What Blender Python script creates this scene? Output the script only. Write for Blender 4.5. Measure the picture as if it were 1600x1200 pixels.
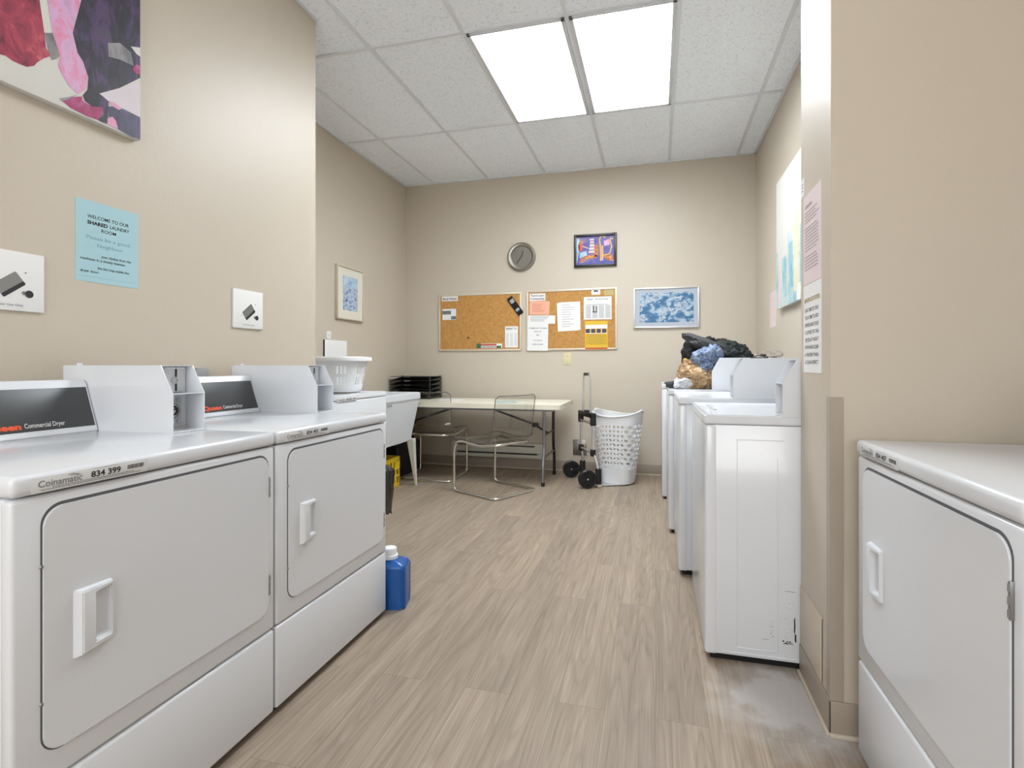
import bpy, bmesh, math, random
from mathutils import Vector, Matrix, noise
C = bpy.context
SC = C.scene
for o in list(bpy.data.objects): bpy.data.objects.remove(o)
PI = math.pi
R = math.radians
COL = SC.collection

# ------------------------------------------------------------------ camera, world, exposure
cam_d = bpy.data.cameras.new('camera'); cam = bpy.data.objects.new('camera', cam_d); COL.objects.link(cam)
cam.location = (0, 0, 1.0662); cam.rotation_euler = (R(90), 0, 0.2624)
cam_d.sensor_width = 36; cam_d.lens = 18.80; cam_d.shift_y = -0.01826; cam_d.clip_start = 0.02
SC.camera = cam
wd = bpy.data.worlds.new('world'); SC.world = wd; wd.use_nodes = True
wd.node_tree.nodes['Background'].inputs[0].default_value = (0.9, 0.95, 1, 1)
wd.node_tree.nodes['Background'].inputs[1].default_value = 0.3
SC.view_settings.view_transform = 'Standard'; SC.view_settings.look = 'None'
SC.view_settings.gamma = 1; SC.view_settings.use_curve_mapping = False
SC.view_settings.exposure = 0.72
LIGHT_ALCOVE = 15.5      # emission of the lens panels over the alcove
FILL_NEAR = 1.7        # emission of the unseen panels added over the near part of the room as fill

# daylight area lamp, unseen, added behind the camera to brighten the room
dl = bpy.data.lights.new('fill_light', 'AREA'); dl.shape = 'RECTANGLE'; dl.size = 2.3; dl.size_y = 1.3; dl.energy = 40; dl.color = (.97, .985, 1)
dlo = bpy.data.objects.new('fill_light', dl); COL.objects.link(dlo); dlo.location = (-.3, -2.56, 1.55); dlo.rotation_euler = (R(90), 0, 0)

# ------------------------------------------------------------------ dimensions
YB = 5.362; XL = -2.652; XR = 0.897; CZ = 3.026; XN = -1.87; YN = 2.65   # alcove + near left wall
XS = 0.487; YS0 = 1.725; YS1 = 2.05; XFR = 1.27; YBK = -2.6
T = 0.6096; TX0 = -2.3133; TY1 = 4.1856

# ------------------------------------------------------------------ materials
def srgb(r, g, b):
    f = lambda c: (c/255/12.92) if c/255 <= .04045 else ((c/255+.055)/1.055)**2.4
    return (f(r), f(g), f(b), 1)
def mat(name, col, rough=.5, metal=0, bump=0, bscale=60, noise_amt=0, nscale=6, spec=None, trans=0, coat=0, alpha=None):
    m = bpy.data.materials.new(name); m.use_nodes = True; nt = m.node_tree
    b = nt.nodes['Principled BSDF']
    b.inputs['Base Color'].default_value = col; b.inputs['Roughness'].default_value = rough
    b.inputs['Metallic'].default_value = metal
    if trans: b.inputs['Transmission Weight'].default_value = trans
    if coat: b.inputs['Coat Weight'].default_value = coat; b.inputs['Coat Roughness'].default_value = .08
    if spec is not None: b.inputs['Specular IOR Level'].default_value = spec
    tc = nt.nodes.new('ShaderNodeTexCoord')
    if noise_amt:
        n = nt.nodes.new('ShaderNodeTexNoise'); n.inputs['Scale'].default_value = nscale; n.inputs['Detail'].default_value = 5
        nt.links.new(tc.outputs['Object'], n.inputs['Vector'])
        mx = nt.nodes.new('ShaderNodeMix'); mx.data_type = 'RGBA'
        mx.inputs['A'].default_value = tuple(c*(1-noise_amt) for c in col[:3])+(1,)
        mx.inputs['B'].default_value = tuple(min(1, c*(1+noise_amt)) for c in col[:3])+(1,)
        nt.links.new(n.outputs['Fac'], mx.inputs['Factor']); nt.links.new(mx.outputs['Result'], b.inputs['Base Color'])
    if bump:
        n2 = nt.nodes.new('ShaderNodeTexNoise'); n2.inputs['Scale'].default_value = bscale; n2.inputs['Detail'].default_value = 3
        nt.links.new(tc.outputs['Object'], n2.inputs['Vector'])
        bp = nt.nodes.new('ShaderNodeBump'); bp.inputs['Strength'].default_value = bump; bp.inputs['Distance'].default_value = .004
        nt.links.new(n2.outputs['Fac'], bp.inputs['Height']); nt.links.new(bp.outputs['Normal'], b.inputs['Normal'])
    return m
def emis(name, col, s):
    m = bpy.data.materials.new(name); m.use_nodes = True; nt = m.node_tree
    b = nt.nodes['Principled BSDF']; b.inputs['Emission Color'].default_value = col; b.inputs['Emission Strength'].default_value = s
    b.inputs['Base Color'].default_value = (.8, .8, .8, 1)
    return m
M = {}
M['wall'] = mat('wall_paint', srgb(199, 188, 172), .42, bump=.12, bscale=120, noise_amt=.012, nscale=3)
M['white'] = mat('white_enamel', srgb(219, 222, 227), .22, coat=.3, bump=.02, bscale=300)
M['white_plain'] = mat('white_sheet_metal', srgb(212, 215, 220), .35, noise_amt=.01)
M['plastic'] = mat('white_plastic', srgb(226, 227, 229), .38, noise_amt=.01)
M['tub'] = mat('tub_plastic', srgb(212, 214, 218), .5, noise_amt=.01)
M['tubleg'] = mat('tub_leg_plastic', srgb(205, 206, 198), .5, noise_amt=.01)
M['black'] = mat('black_plastic', srgb(22, 22, 24), .4, noise_amt=.1)
M['blackgap'] = mat('dark_gasket', srgb(88, 88, 90), .8, noise_amt=.05)
M['toe'] = mat('black_toe', srgb(20, 19, 18), .9, noise_amt=.1)
M['panel'] = mat('graphite_panel', srgb(62, 63, 65), .38, noise_amt=.04, nscale=20)
M['orange'] = mat('orange_print', srgb(225, 85, 40), .5, noise_amt=.01)
M['ink'] = mat('black_print', srgb(40, 40, 44), .6, noise_amt=.01)
M['ink2'] = mat('grey_print', srgb(118, 118, 122), .6, noise_amt=.01)
M['inkfaint'] = mat('faint_print', srgb(120, 165, 178), .6, noise_amt=.01)
M['inksoft'] = mat('pale_grey_print', srgb(168, 160, 162), .6, noise_amt=.01)
M['inkw'] = mat('white_print', srgb(235, 235, 235), .5, noise_amt=.01)
M['label'] = mat('label_film', srgb(216, 217, 218), .35, noise_amt=.01)
M['chrome'] = mat('chrome', (.75, .74, .70, 1), .16, 1, bump=.02)
M['steel'] = mat('brushed_steel', (.34, .325, .29, 1), .33, 1, bump=.03, bscale=200)
M['greymetal'] = mat('lock_metal', (.52, .52, .53, 1), .38, .8, bump=.03)
M['bracket'] = mat('grey_tube_metal', (.30, .30, .30, 1), .35, .8, bump=.02)
M['alu'] = mat('aluminium', (.74, .74, .74, 1), .3, .85, bump=.02)
M['frame_beige'] = mat('satin_alloy_frame', srgb(215, 205, 188), .35, .3, bump=.02)
M['base'] = mat('cove_base_vinyl', srgb(160, 147, 134), .45, noise_amt=.03)
M['baselip'] = mat('cove_base_toe', srgb(196, 184, 168), .45, noise_amt=.03)
M['guard'] = mat('corner_guard_vinyl', srgb(168, 156, 142), .35, noise_amt=.03, nscale=15)
M['patch'] = mat('patch_panel_paint', srgb(202, 190, 174), .45, bump=.1, bscale=60, noise_amt=.015)
M['grid'] = mat('ceiling_grid_paint', srgb(224, 227, 232), .4, noise_amt=.01)
M['housing'] = mat('light_trim', srgb(212, 214, 218), .35, noise_amt=.01)
M['table'] = mat('table_plastic', srgb(222, 217, 200), .45, bump=.1, bscale=250, noise_amt=.01)
M['tubegrey'] = mat('table_leg_enamel', srgb(128, 128, 130), .3, .5, noise_amt=.02)
M['tubedark'] = mat('dark_leg_enamel', srgb(42, 36, 36), .4, .3, noise_amt=.05)
M['heater'] = mat('heater_enamel', srgb(214, 212, 202), .4, noise_amt=.01)
M['dark'] = mat('dark_slot', srgb(52, 50, 48), .8, noise_amt=.1)
M['yellow'] = mat('yellow_plastic', srgb(232, 196, 42), .4, noise_amt=.04)
M['jug'] = mat('blue_plastic', srgb(6, 82, 156), .28, noise_amt=.1, nscale=14)
M['cap'] = mat('cap_plastic', srgb(238, 240, 242), .4, noise_amt=.01)
M['bin'] = mat('pale_green_plastic', srgb(196, 206, 188), .45, noise_amt=.02)
M['bag'] = mat('black_bag_film', srgb(12, 11, 12), .38, bump=.3, bscale=40, noise_amt=.2)
M['paper'] = mat('white_paper', srgb(232, 231, 230), .8, noise_amt=.01)
M['paper_pink'] = mat('pink_paper', srgb(224, 208, 208), .8, noise_amt=.01)
M['paper_salmon'] = mat('salmon_paper', srgb(235, 176, 152), .8, noise_amt=.02)
M['paper_blue'] = mat('pale_blue_paper', srgb(168, 204, 212), .8, noise_amt=.015)
M['paper_tan'] = mat('tan_card', srgb(190, 172, 122), .8, noise_amt=.12, nscale=60)
M['paper_yellow'] = mat('yellow_poster', srgb(222, 184, 60), .7, noise_amt=.03)
M['paper_gold'] = mat('golden_poster', srgb(205, 165, 40), .7, noise_amt=.03)
M['red'] = mat('red_print', srgb(190, 72, 56), .7, noise_amt=.03)
M['green'] = mat('green_print', srgb(62, 110, 70), .7, noise_amt=.1, nscale=100)
M['goldink'] = mat('gold_print', srgb(176, 156, 100), .7, noise_amt=.03)
M['photo'] = mat('photo_print', srgb(105, 115, 120), .4, noise_amt=.6, nscale=90)
M['purple'] = mat('purple_print', srgb(70, 62, 92), .5, noise_amt=.5, nscale=120)
M['ivory'] = mat('ivory_plastic', srgb(214, 204, 162), .4, noise_amt=.01)
M['frame_black'] = mat('black_frame_lacquer', srgb(24, 22, 24), .35, noise_amt=.05)
M['matboard'] = mat('cream_mat_board', srgb(222, 218, 205), .7, noise_amt=.01)
M['matblue'] = mat('blue_grey_mat_board', srgb(176, 182, 192), .7, noise_amt=.01)
M['sock'] = mat('black_knit', srgb(20, 18, 22), .9, bump=.3, noise_amt=.1)
M['sockgrey'] = mat('grey_knit', srgb(165, 165, 170), .9, bump=.3, noise_amt=.1)

def node_mat(name):
    m = bpy.data.materials.new(name); m.use_nodes = True
    return m, m.node_tree, m.node_tree.nodes['Principled BSDF']
def ramp(nt, stops, interp='LINEAR'):
    r = nt.nodes.new('ShaderNodeValToRGB'); cr = r.color_ramp; cr.interpolation = interp
    while len(cr.elements) > 1: cr.elements.remove(cr.elements[0])
    cr.elements[0].position = stops[0][0]; cr.elements[0].color = stops[0][1]
    for p, c in stops[1:]:
        e = cr.elements.new(p); e.color = c
    return r
def mixc(nt, mode, fac, a, b):
    mx = nt.nodes.new('ShaderNodeMix'); mx.data_type = 'RGBA'; mx.blend_type = mode
    if isinstance(fac, (int, float)): mx.inputs['Factor'].default_value = fac
    else: nt.links.new(fac, mx.inputs['Factor'])
    for k, v in (('A', a), ('B', b)):
        if isinstance(v, tuple): mx.inputs[k].default_value = v
        else: nt.links.new(v, mx.inputs[k])
    return mx.outputs['Result']

def floor_mat():
    m, nt, b = node_mat('oak_vinyl_planks'); N = nt.nodes; L = nt.links
    tc = N.new('ShaderNodeTexCoord')
    mp = N.new('ShaderNodeMapping'); mp.inputs['Rotation'].default_value = (0, 0, R(90)); L.new(tc.outputs['Object'], mp.inputs['Vector'])
    br = N.new('ShaderNodeTexBrick'); br.offset = .37; br.inputs['Scale'].default_value = 1
    br.inputs['Brick Width'].default_value = 1.22; br.inputs['Row Height'].default_value = .152
    br.inputs['Mortar Size'].default_value = .0012; br.inputs['Mortar Smooth'].default_value = .3
    br.inputs['Color1'].default_value = (0, 0, 0, 1); br.inputs['Color2'].default_value = (1, 1, 1, 1); br.inputs['Mortar'].default_value = (.5, .5, .5, 1)
    L.new(mp.outputs[0], br.inputs['Vector'])
    rnd = N.new('ShaderNodeSeparateColor'); L.new(br.outputs['Color'], rnd.inputs[0])
    # plank offset of the grain
    sc = N.new('ShaderNodeVectorMath'); sc.operation = 'SCALE'; L.new(br.outputs['Color'], sc.inputs[0]); sc.inputs['Scale'].default_value = 7.3
    add = N.new('ShaderNodeVectorMath'); L.new(tc.outputs['Object'], add.inputs[0]); L.new(sc.outputs[0], add.inputs[1])
    m1 = N.new('ShaderNodeMapping'); m1.inputs['Scale'].default_value = (22, 1.1, 1); L.new(add.outputs[0], m1.inputs[0])
    n1 = N.new('ShaderNodeTexNoise'); n1.inputs['Scale'].default_value = 1; n1.inputs['Detail'].default_value = 6; n1.inputs['Roughness'].default_value = .62; L.new(m1.outputs[0], n1.inputs[0])
    m2 = N.new('ShaderNodeMapping'); m2.inputs['Scale'].default_value = (190, 4, 1); L.new(add.outputs[0], m2.inputs[0])
    n2 = N.new('ShaderNodeTexNoise'); n2.inputs['Scale'].default_value = 1; n2.inputs['Detail'].default_value = 4; L.new(m2.outputs[0], n2.inputs[0])
    # cathedral rings
    m3 = N.new('ShaderNodeMapping'); m3.inputs['Scale'].default_value = (8.5, .62, 1); L.new(add.outputs[0], m3.inputs[0])
    n3 = N.new('ShaderNodeTexNoise'); n3.inputs['Scale'].default_value = 1; n3.inputs['Detail'].default_value = 1.5; L.new(m3.outputs[0], n3.inputs[0])
    mul = N.new('ShaderNodeMath'); mul.operation = 'MULTIPLY'; mul.inputs[1].default_value = 19; L.new(n3.outputs['Fac'], mul.inputs[0])
    fr = N.new('ShaderNodeMath'); fr.operation = 'FRACT'; L.new(mul.outputs[0], fr.inputs[0])
    rr = ramp(nt, [(0, (.22, .22, .22, 1)), (.22, (.58, .58, .58, 1)), (.7, (.5, .5, .5, 1)), (1, (.22, .22, .22, 1))]); L.new(fr.outputs[0], rr.inputs[0])
    base = ramp(nt, [(0.0, srgb(128, 113, 98)), (.5, srgb(151, 135, 119)), (1, srgb(171, 155, 138))]); 
    a1 = N.new('ShaderNodeMath'); a1.operation = 'MULTIPLY_ADD'; a1.inputs[1].default_value = 1.5; a1.inputs[2].default_value = -.25; L.new(n1.outputs['Fac'], a1.inputs[0])
    L.new(a1.outputs[0], base.inputs[0])
    c = mixc(nt, 'OVERLAY', .24, base.outputs[0], rr.outputs[0])
    g2 = ramp(nt, [(.3, (.28, .28, .28, 1)), (.7, (.7, .7, .7, 1))]); L.new(n2.outputs['Fac'], g2.inputs[0])
    c = mixc(nt, 'OVERLAY', .35, c, g2.outputs[0])
    pv = ramp(nt, [(0, (.45, .45, .46, 1)), (1, (.54, .535, .525, 1))]); L.new(rnd.outputs[0], pv.inputs[0])
    c = mixc(nt, 'OVERLAY', .8, c, pv.outputs[0])
    sm = N.new('ShaderNodeMath'); sm.operation = 'MULTIPLY'; sm.inputs[1].default_value = .65; L.new(br.outputs['Fac'], sm.inputs[0])
    c = mixc(nt, 'MIX', sm.outputs[0], c, srgb(112, 98, 84))
    # dusty worn patch on the floor beside the washer and the wall end
    sp = N.new('ShaderNodeSeparateXYZ'); L.new(tc.outputs['Object'], sp.inputs[0])
    d = N.new('ShaderNodeVectorMath'); d.operation = 'DISTANCE'; L.new(tc.outputs['Object'], d.inputs[0]); d.inputs[1].default_value = (.42, 1.86, 0)
    nd = N.new('ShaderNodeTexNoise'); nd.inputs['Scale'].default_value = 11; nd.inputs['Detail'].default_value = 5; L.new(tc.outputs['Object'], nd.inputs[0])
    s1 = N.new('ShaderNodeMath'); s1.operation = 'MULTIPLY_ADD'; s1.inputs[1].default_value = -.26; L.new(nd.outputs['Fac'], s1.inputs[0]); L.new(d.outputs['Value'], s1.inputs[2])
    rd = ramp(nt, [(0.0, (.75, .75, .75, 1)), (.04, (.35, .35, .35, 1)), (.16, (0, 0, 0, 1))]); L.new(s1.outputs[0], rd.inputs[0])
    c = mixc(nt, 'MIX', rd.outputs[0], c, srgb(196, 194, 192))
    L.new(c, b.inputs['Base Color']); b.inputs['Roughness'].default_value = .5
    bp = N.new('ShaderNodeBump'); bp.inputs['Strength'].default_value = .15; bp.inputs['Distance'].default_value = .002
    L.new(n2.outputs['Fac'], bp.inputs['Height']); L.new(bp.outputs[0], b.inputs['Normal'])
    return m
M['floor'] = floor_mat()
def ceiling_mat():
    m, nt, b = node_mat('mineral_ceiling_tile'); N = nt.nodes; L = nt.links
    tc = N.new('ShaderNodeTexCoord')
    v = N.new('ShaderNodeTexNoise'); v.inputs['Scale'].default_value = 85; v.inputs['Detail'].default_value = 4; L.new(tc.outputs['Object'], v.inputs[0])
    r = ramp(nt, [(.3, srgb(214, 219, 226)), (.42, srgb(240, 245, 252)), (.7, srgb(246, 250, 255))]); L.new(v.outputs['Fac'], r.inputs[0])
    L.new(r.outputs[0], b.inputs['Base Color']); b.inputs['Roughness'].default_value = .9
    bp = N.new('ShaderNodeBump'); bp.inputs['Strength'].default_value = .4; bp.inputs['Distance'].default_value = .003; L.new(v.outputs['Fac'], bp.inputs['Height']); L.new(bp.outputs[0], b.inputs['Normal'])
    return m
M['ceiling'] = ceiling_mat()
def cork_mat():
    m, nt, b = node_mat('cork'); N = nt.nodes; L = nt.links
    tc = N.new('ShaderNodeTexCoord')
    v = N.new('ShaderNodeTexNoise'); v.inputs['Scale'].default_value = 45; v.inputs['Detail'].default_value = 8; v.inputs['Roughness'].default_value = .7; L.new(tc.outputs['Object'], v.inputs[0])
    r = ramp(nt, [(.3, srgb(168, 120, 62)), (.7, srgb(204, 154, 90))]); L.new(v.outputs['Fac'], r.inputs[0])
    L.new(r.outputs[0], b.inputs['Base Color']); b.inputs['Roughness'].default_value = .95
    return m
M['cork'] = cork_mat()
def noisy_art(name, stops, scale=(8, 8, 8), detail=6, dist=1.0, axis_fade=None):
    m, nt, b = node_mat(name); N = nt.nodes; L = nt.links
    tc = N.new('ShaderNodeTexCoord'); mp = N.new('ShaderNodeMapping'); mp.inputs['Scale'].default_value = scale; L.new(tc.outputs['Object'], mp.inputs[0])
    v = N.new('ShaderNodeTexNoise'); v.inputs['Scale'].default_value = 1; v.inputs['Detail'].default_value = detail; v.inputs['Roughness'].default_value = .7; v.inputs['Distortion'].default_value = dist; L.new(mp.outputs[0], v.inputs[0])
    fac = v.outputs['Fac']
    if axis_fade:
        ax, k, off = axis_fade
        sp = N.new('ShaderNodeSeparateXYZ'); L.new(tc.outputs['Object'], sp.inputs[0])
        a = N.new('ShaderNodeMath'); a.operation = 'MULTIPLY_ADD'; a.inputs[1].default_value = k; a.inputs[2].default_value = off; L.new(sp.outputs[ax], a.inputs[0])
        s = N.new('ShaderNodeMath'); s.operation = 'ADD'; L.new(a.outputs[0], s.inputs[0]); L.new(fac, s.inputs[1]); fac = s.outputs[0]
    r = ramp(nt, stops); L.new(fac, r.inputs[0]); L.new(r.outputs[0], b.inputs['Base Color']); b.inputs['Roughness'].default_value = .45
    return m
M['art_blue'] = noisy_art('blue_white_print', [(.25, srgb(34, 76, 122)), (.47, srgb(62, 112, 152)), (.50, srgb(140, 168, 190)), (.56, srgb(196, 200, 208)), (.60, srgb(96, 130, 158)), (.68, srgb(180, 190, 202))], (9, 9, 15), 10, .5)
M['art_street'] = noisy_art('blue_street_print', [(.3, srgb(86, 100, 128)), (.42, srgb(96, 134, 184)), (.5, srgb(196, 204, 214)), (.58, srgb(160, 184, 206)), (.66, srgb(70, 90, 124))], (22, 22, 34), 6, .5)
M['art_sky'] = noisy_art('blue_sky_print', [(.3, srgb(120, 160, 200)), (.6, srgb(190, 208, 222))], (10, 10, 14), 3, .2)
M['art_purple'] = noisy_art('purple_blue_print', [(.3, srgb(60, 60, 150)), (.5, srgb(90, 84, 160)), (.62, srgb(130, 110, 150)), (.75, srgb(190, 120, 150))], (5, 5, 16), 5, .6)
M['art_or'] = noisy_art('orange_brown_print', [(.35, srgb(120, 56, 28)), (.5, srgb(190, 100, 40)), (.65, srgb(222, 160, 80))], (50, 50, 60), 5, .4)
M['art_gold'] = mat('gold_paint', srgb(214, 176, 96), .5, noise_amt=.25, nscale=60)
M['art_cream'] = mat('cream_paint', srgb(224, 204, 190), .5, noise_amt=.1, nscale=60)
M['art_dark'] = noisy_art('dark_brush_paint', [(.3, srgb(28, 26, 34)), (.5, srgb(46, 42, 56)), (.62, srgb(84, 62, 104)), (.72, srgb(70, 70, 74))], (20, 20, 7), 7, .6)
M['art_navy'] = noisy_art('navy_brush_paint', [(.3, srgb(48, 44, 66)), (.55, srgb(74, 68, 98)), (.7, srgb(120, 100, 150))], (20, 20, 9), 7, .6)
M['art_grey'] = noisy_art('grey_brush_paint', [(.3, srgb(86, 86, 88)), (.6, srgb(150, 146, 148))], (18, 18, 9), 7, .4)
M['art_magenta'] = noisy_art('magenta_brush_paint', [(.3, srgb(110, 40, 74)), (.5, srgb(160, 50, 100)), (.7, srgb(190, 110, 170))], (20, 20, 12), 6, .6)
M['art_pink'] = noisy_art('pink_brush_paint', [(.3, srgb(226, 120, 150)), (.5, srgb(214, 170, 206)), (.7, srgb(190, 150, 190))], (20, 20, 9), 5, .5)
M['art_red'] = noisy_art('crimson_brush_paint', [(.3, srgb(96, 34, 56)), (.55, srgb(168, 58, 82)), (.75, srgb(214, 120, 122))], (20, 20, 12), 6, .6)
M['art_white'] = mat('white_canvas_paint', srgb(216, 214, 208), .6, noise_amt=.02)
M['art_pale'] = mat('pale_pink_paint', srgb(216, 206, 212), .6, noise_amt=.05, nscale=14)
M['teal'] = noisy_art('teal_streak_paint', [(.36, srgb(132, 178, 186)), (.48, srgb(168, 200, 204)), (.58, srgb(202, 212, 210)), (.68, srgb(206, 210, 200))], (1, 26, 2.2), 4, .3)
M['teal2'] = noisy_art('deep_teal_paint', [(.35, srgb(116, 160, 174)), (.6, srgb(164, 196, 202))], (1, 20, 3), 4, .3)
M['palegold'] = noisy_art('pale_gold_paint', [(.35, srgb(206, 204, 172)), (.6, srgb(214, 212, 196))], (1, 40, 20), 4, .3)
def cloth(name, col, n=.12, s=30): return mat(name, col, .9, bump=.4, bscale=180, noise_amt=n, nscale=s)
M['cl_dark'] = cloth('charcoal_cloth', srgb(72, 72, 75)); M['cl_black'] = cloth('black_cloth', srgb(26, 26, 28))
M['cl_grey'] = cloth('black_green_cloth', srgb(48, 54, 54)); M['cl_tan'] = cloth('tan_cloth', srgb(188, 158, 122))
M['cl_tan2'] = cloth('light_brown_cloth', srgb(164, 130, 100)); M['cl_white'] = cloth('white_grey_cloth', srgb(205, 205, 208), .15, 60)
M['cl_yellow'] = cloth('yellow_cloth', srgb(214, 178, 40)); M['cl_brown'] = cloth('dark_brown_cloth', srgb(52, 40, 36))
M['cl_flat'] = cloth('slate_cloth', srgb(62, 62, 66))
M['denim'] = noisy_art('checked_blue_cloth', [(.3, srgb(52, 64, 96)), (.45, srgb(96, 116, 152)), (.58, srgb(150, 164, 186)), (.7, srgb(70, 84, 120))], (60, 14, 60), 3, 0)
def glass_mat():
    m, nt, b = node_mat('clear_polycarbonate'); N = nt.nodes; L = nt.links
    b.inputs['Base Color'].default_value = (.86, .86, .84, 1); b.inputs['Roughness'].default_value = .03; b.inputs['IOR'].default_value = 1.25
    b.inputs['Specular IOR Level'].default_value = .8
    tr = N.new('ShaderNodeBsdfTransparent'); tr.inputs[0].default_value = (.94, .94, .93, 1)
    mx = N.new('ShaderNodeMixShader'); fr = N.new('ShaderNodeLayerWeight'); fr.inputs[0].default_value = .5
    pw = N.new('ShaderNodeMath'); pw.operation = 'POWER'; pw.inputs[1].default_value = 5; L.new(fr.outputs['Facing'], pw.inputs[0])
    ma = N.new('ShaderNodeMath'); ma.operation = 'MULTIPLY_ADD'; ma.inputs[1].default_value = .55; ma.inputs[2].default_value = .06; L.new(pw.outputs[0], ma.inputs[0])
    gl = N.new('ShaderNodeBsdfGlossy'); gl.inputs['Roughness'].default_value = .04; gl.inputs[0].default_value = (.75, .75, .73, 1)
    L.new(ma.outputs[0], mx.inputs[0]); L.new(tr.outputs[0], mx.inputs[1]); L.new(gl.outputs[0], mx.inputs[2])
    L.new(mx.outputs[0], N['Material Output'].inputs['Surface'])
    return m
M['clear'] = glass_mat()
def lens_mat(name, strength):
    m, nt, b = node_mat(name); N = nt.nodes; L = nt.links
    b.inputs['Base Color'].default_value = (.85, .85, .85, 1)
    tc = N.new('ShaderNodeTexCoord'); sp = N.new('ShaderNodeSeparateXYZ'); L.new(tc.outputs['Object'], sp.inputs[0])
    ab = N.new('ShaderNodeMath'); ab.operation = 'ABSOLUTE'; L.new(sp.outputs[0], ab.inputs[0])
    sb = N.new('ShaderNodeMath'); sb.operation = 'SUBTRACT'; sb.inputs[1].default_value = .145; L.new(ab.outputs[0], sb.inputs[0])
    a2 = N.new('ShaderNodeMath'); a2.operation = 'ABSOLUTE'; L.new(sb.outputs[0], a2.inputs[0])
    r = ramp(nt, [(0, (.90, .97, 1.02, 1)), (.04, (.90, .97, 1.02, 1)), (.12, (.50, .53, .55, 1)), (.2, (.34, .36, .38, 1))]); L.new(a2.outputs[0], r.inputs[0])
    L.new(r.outputs[0], b.inputs['Emission Color'])
    # prismatic lenses throw less light sideways than straight down
    ge = N.new('ShaderNodeNewGeometry'); dt = N.new('ShaderNodeVectorMath'); dt.operation = 'DOT_PRODUCT'; L.new(ge.outputs['Incoming'], dt.inputs[0]); L.new(ge.outputs['Normal'], dt.inputs[1])
    ad = N.new('ShaderNodeMath'); ad.operation = 'ABSOLUTE'; L.new(dt.outputs['Value'], ad.inputs[0])
    pw = N.new('ShaderNodeMath'); pw.operation = 'POWER'; pw.inputs[1].default_value = .28; L.new(ad.outputs[0], pw.inputs[0])
    ms = N.new('ShaderNodeMath'); ms.operation = 'MULTIPLY'; ms.inputs[1].default_value = strength*1.16; L.new(pw.outputs[0], ms.inputs[0]); L.new(ms.outputs[0], b.inputs['Emission Strength'])
    return m
M['lens'] = lens_mat('lit_prismatic_lens', LIGHT_ALCOVE)
M['fill_lens_near'] = lens_mat('added_fill_lens_near', FILL_NEAR)
M['fill_lens_rear'] = lens_mat('added_fill_lens_rear', 4.6)  # lens of the rear panels added out of view for fill

# ------------------------------------------------------------------ mesh helpers
def xf(bm, verts, mtx):
    if mtx is not None: bmesh.ops.transform(bm, matrix=mtx, verts=verts)
def box(bm, x0, x1, y0, y1, z0, z1, r=0, seg=2, mi=0, mtx=None):
    t = bmesh.new(); vs = [t.verts.new((x, y, z)) for x in (x0, x1) for y in (y0, y1) for z in (z0, z1)]
    for f in ((0,1,3,2),(4,6,7,5),(0,4,5,1),(2,3,7,6),(0,2,6,4),(1,5,7,3)): t.faces.new([vs[i] for i in f])
    if r: bmesh.ops.bevel(t, geom=list(t.edges), offset=r, segments=seg, affect='EDGES', profile=.5)
    merge(bm, t, mi, mtx)
def merge(bm, t, mi=0, mtx=None):
    bmesh.ops.recalc_face_normals(t, faces=list(t.faces))
    if mtx is not None: t.transform(mtx)
    mp = {}
    for v in t.verts: mp[v] = bm.verts.new(v.co)
    for f in t.faces:
        try:
            g = bm.faces.new([mp[v] for v in f.verts]); g.material_index = mi; g.smooth = True
        except ValueError: pass
    t.free()
def prism(bm, pts, axis, a0, a1, r=0, seg=2, mi=0, mtx=None):
    """extrude polygon pts (two remaining axes in xyz order) along axis from a0 to a1"""
    t = bmesh.new()
    def mk(p, a):
        if axis == 'x': return (a, p[0], p[1])
        if axis == 'y': return (p[0], a, p[1])
        return (p[0], p[1], a)
    A = [t.verts.new(mk(p, a0)) for p in pts]; B = [t.verts.new(mk(p, a1)) for p in pts]
    n = len(pts); t.faces.new(A); t.faces.new(B)
    for i in range(n): t.faces.new((A[i], A[(i+1) % n], B[(i+1) % n], B[i]))
    if r:
        bmesh.ops.bevel(t, geom=list(t.edges), offset=r, segments=seg, affect='EDGES')
    merge(bm, t, mi, mtx)
def rrect(x0, x1, z0, z1, r, n=6):
    out = []
    for cx, cz, a0 in ((x1-r, z1-r, 0), (x0+r, z1-r, 90), (x0+r, z0+r, 180), (x1-r, z0+r, 270)):
        for i in range(n+1):
            a = R(a0+90*i/n); out.append((cx+r*math.cos(a), cz+r*math.sin(a)))
    return out
def tube(bm, pts, r, seg=10, closed=False, mi=0, mtx=None):
    t = bmesh.new(); P = [Vector(p) for p in pts]; n = len(P); rings = []
    prev = None
    for i in range(n):
        if closed: d = P[(i+1) % n]-P[i-1]
        else: d = P[min(i+1, n-1)]-P[max(i-1, 0)]
        d.normalize()
        if prev is None:
            u = d.orthogonal().normalized()
        else:
            u = (prev-d*prev.dot(d)).normalized()
        prev = u; w = d.cross(u)
        rr = r[i] if isinstance(r, (list, tuple)) else r
        rings.append([t.verts.new(P[i]+u*rr*math.cos(2*PI*k/seg)+w*rr*math.sin(2*PI*k/seg)) for k in range(seg)])
    m = n if closed else n-1
    for i in range(m):
        a, b = rings[i], rings[(i+1) % n]
        off = 0
        if closed and i == n-1:
            off = min(range(seg), key=lambda o: (a[0].co-b[o].co).length)
        for k in range(seg): t.faces.new((a[k], a[(k+1) % seg], b[(k+1+off) % seg], b[(k+off) % seg]))
    if not closed: t.faces.new(rings[0]); t.faces.new(rings[-1][::-1])
    merge(bm, t, mi, mtx)
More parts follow.
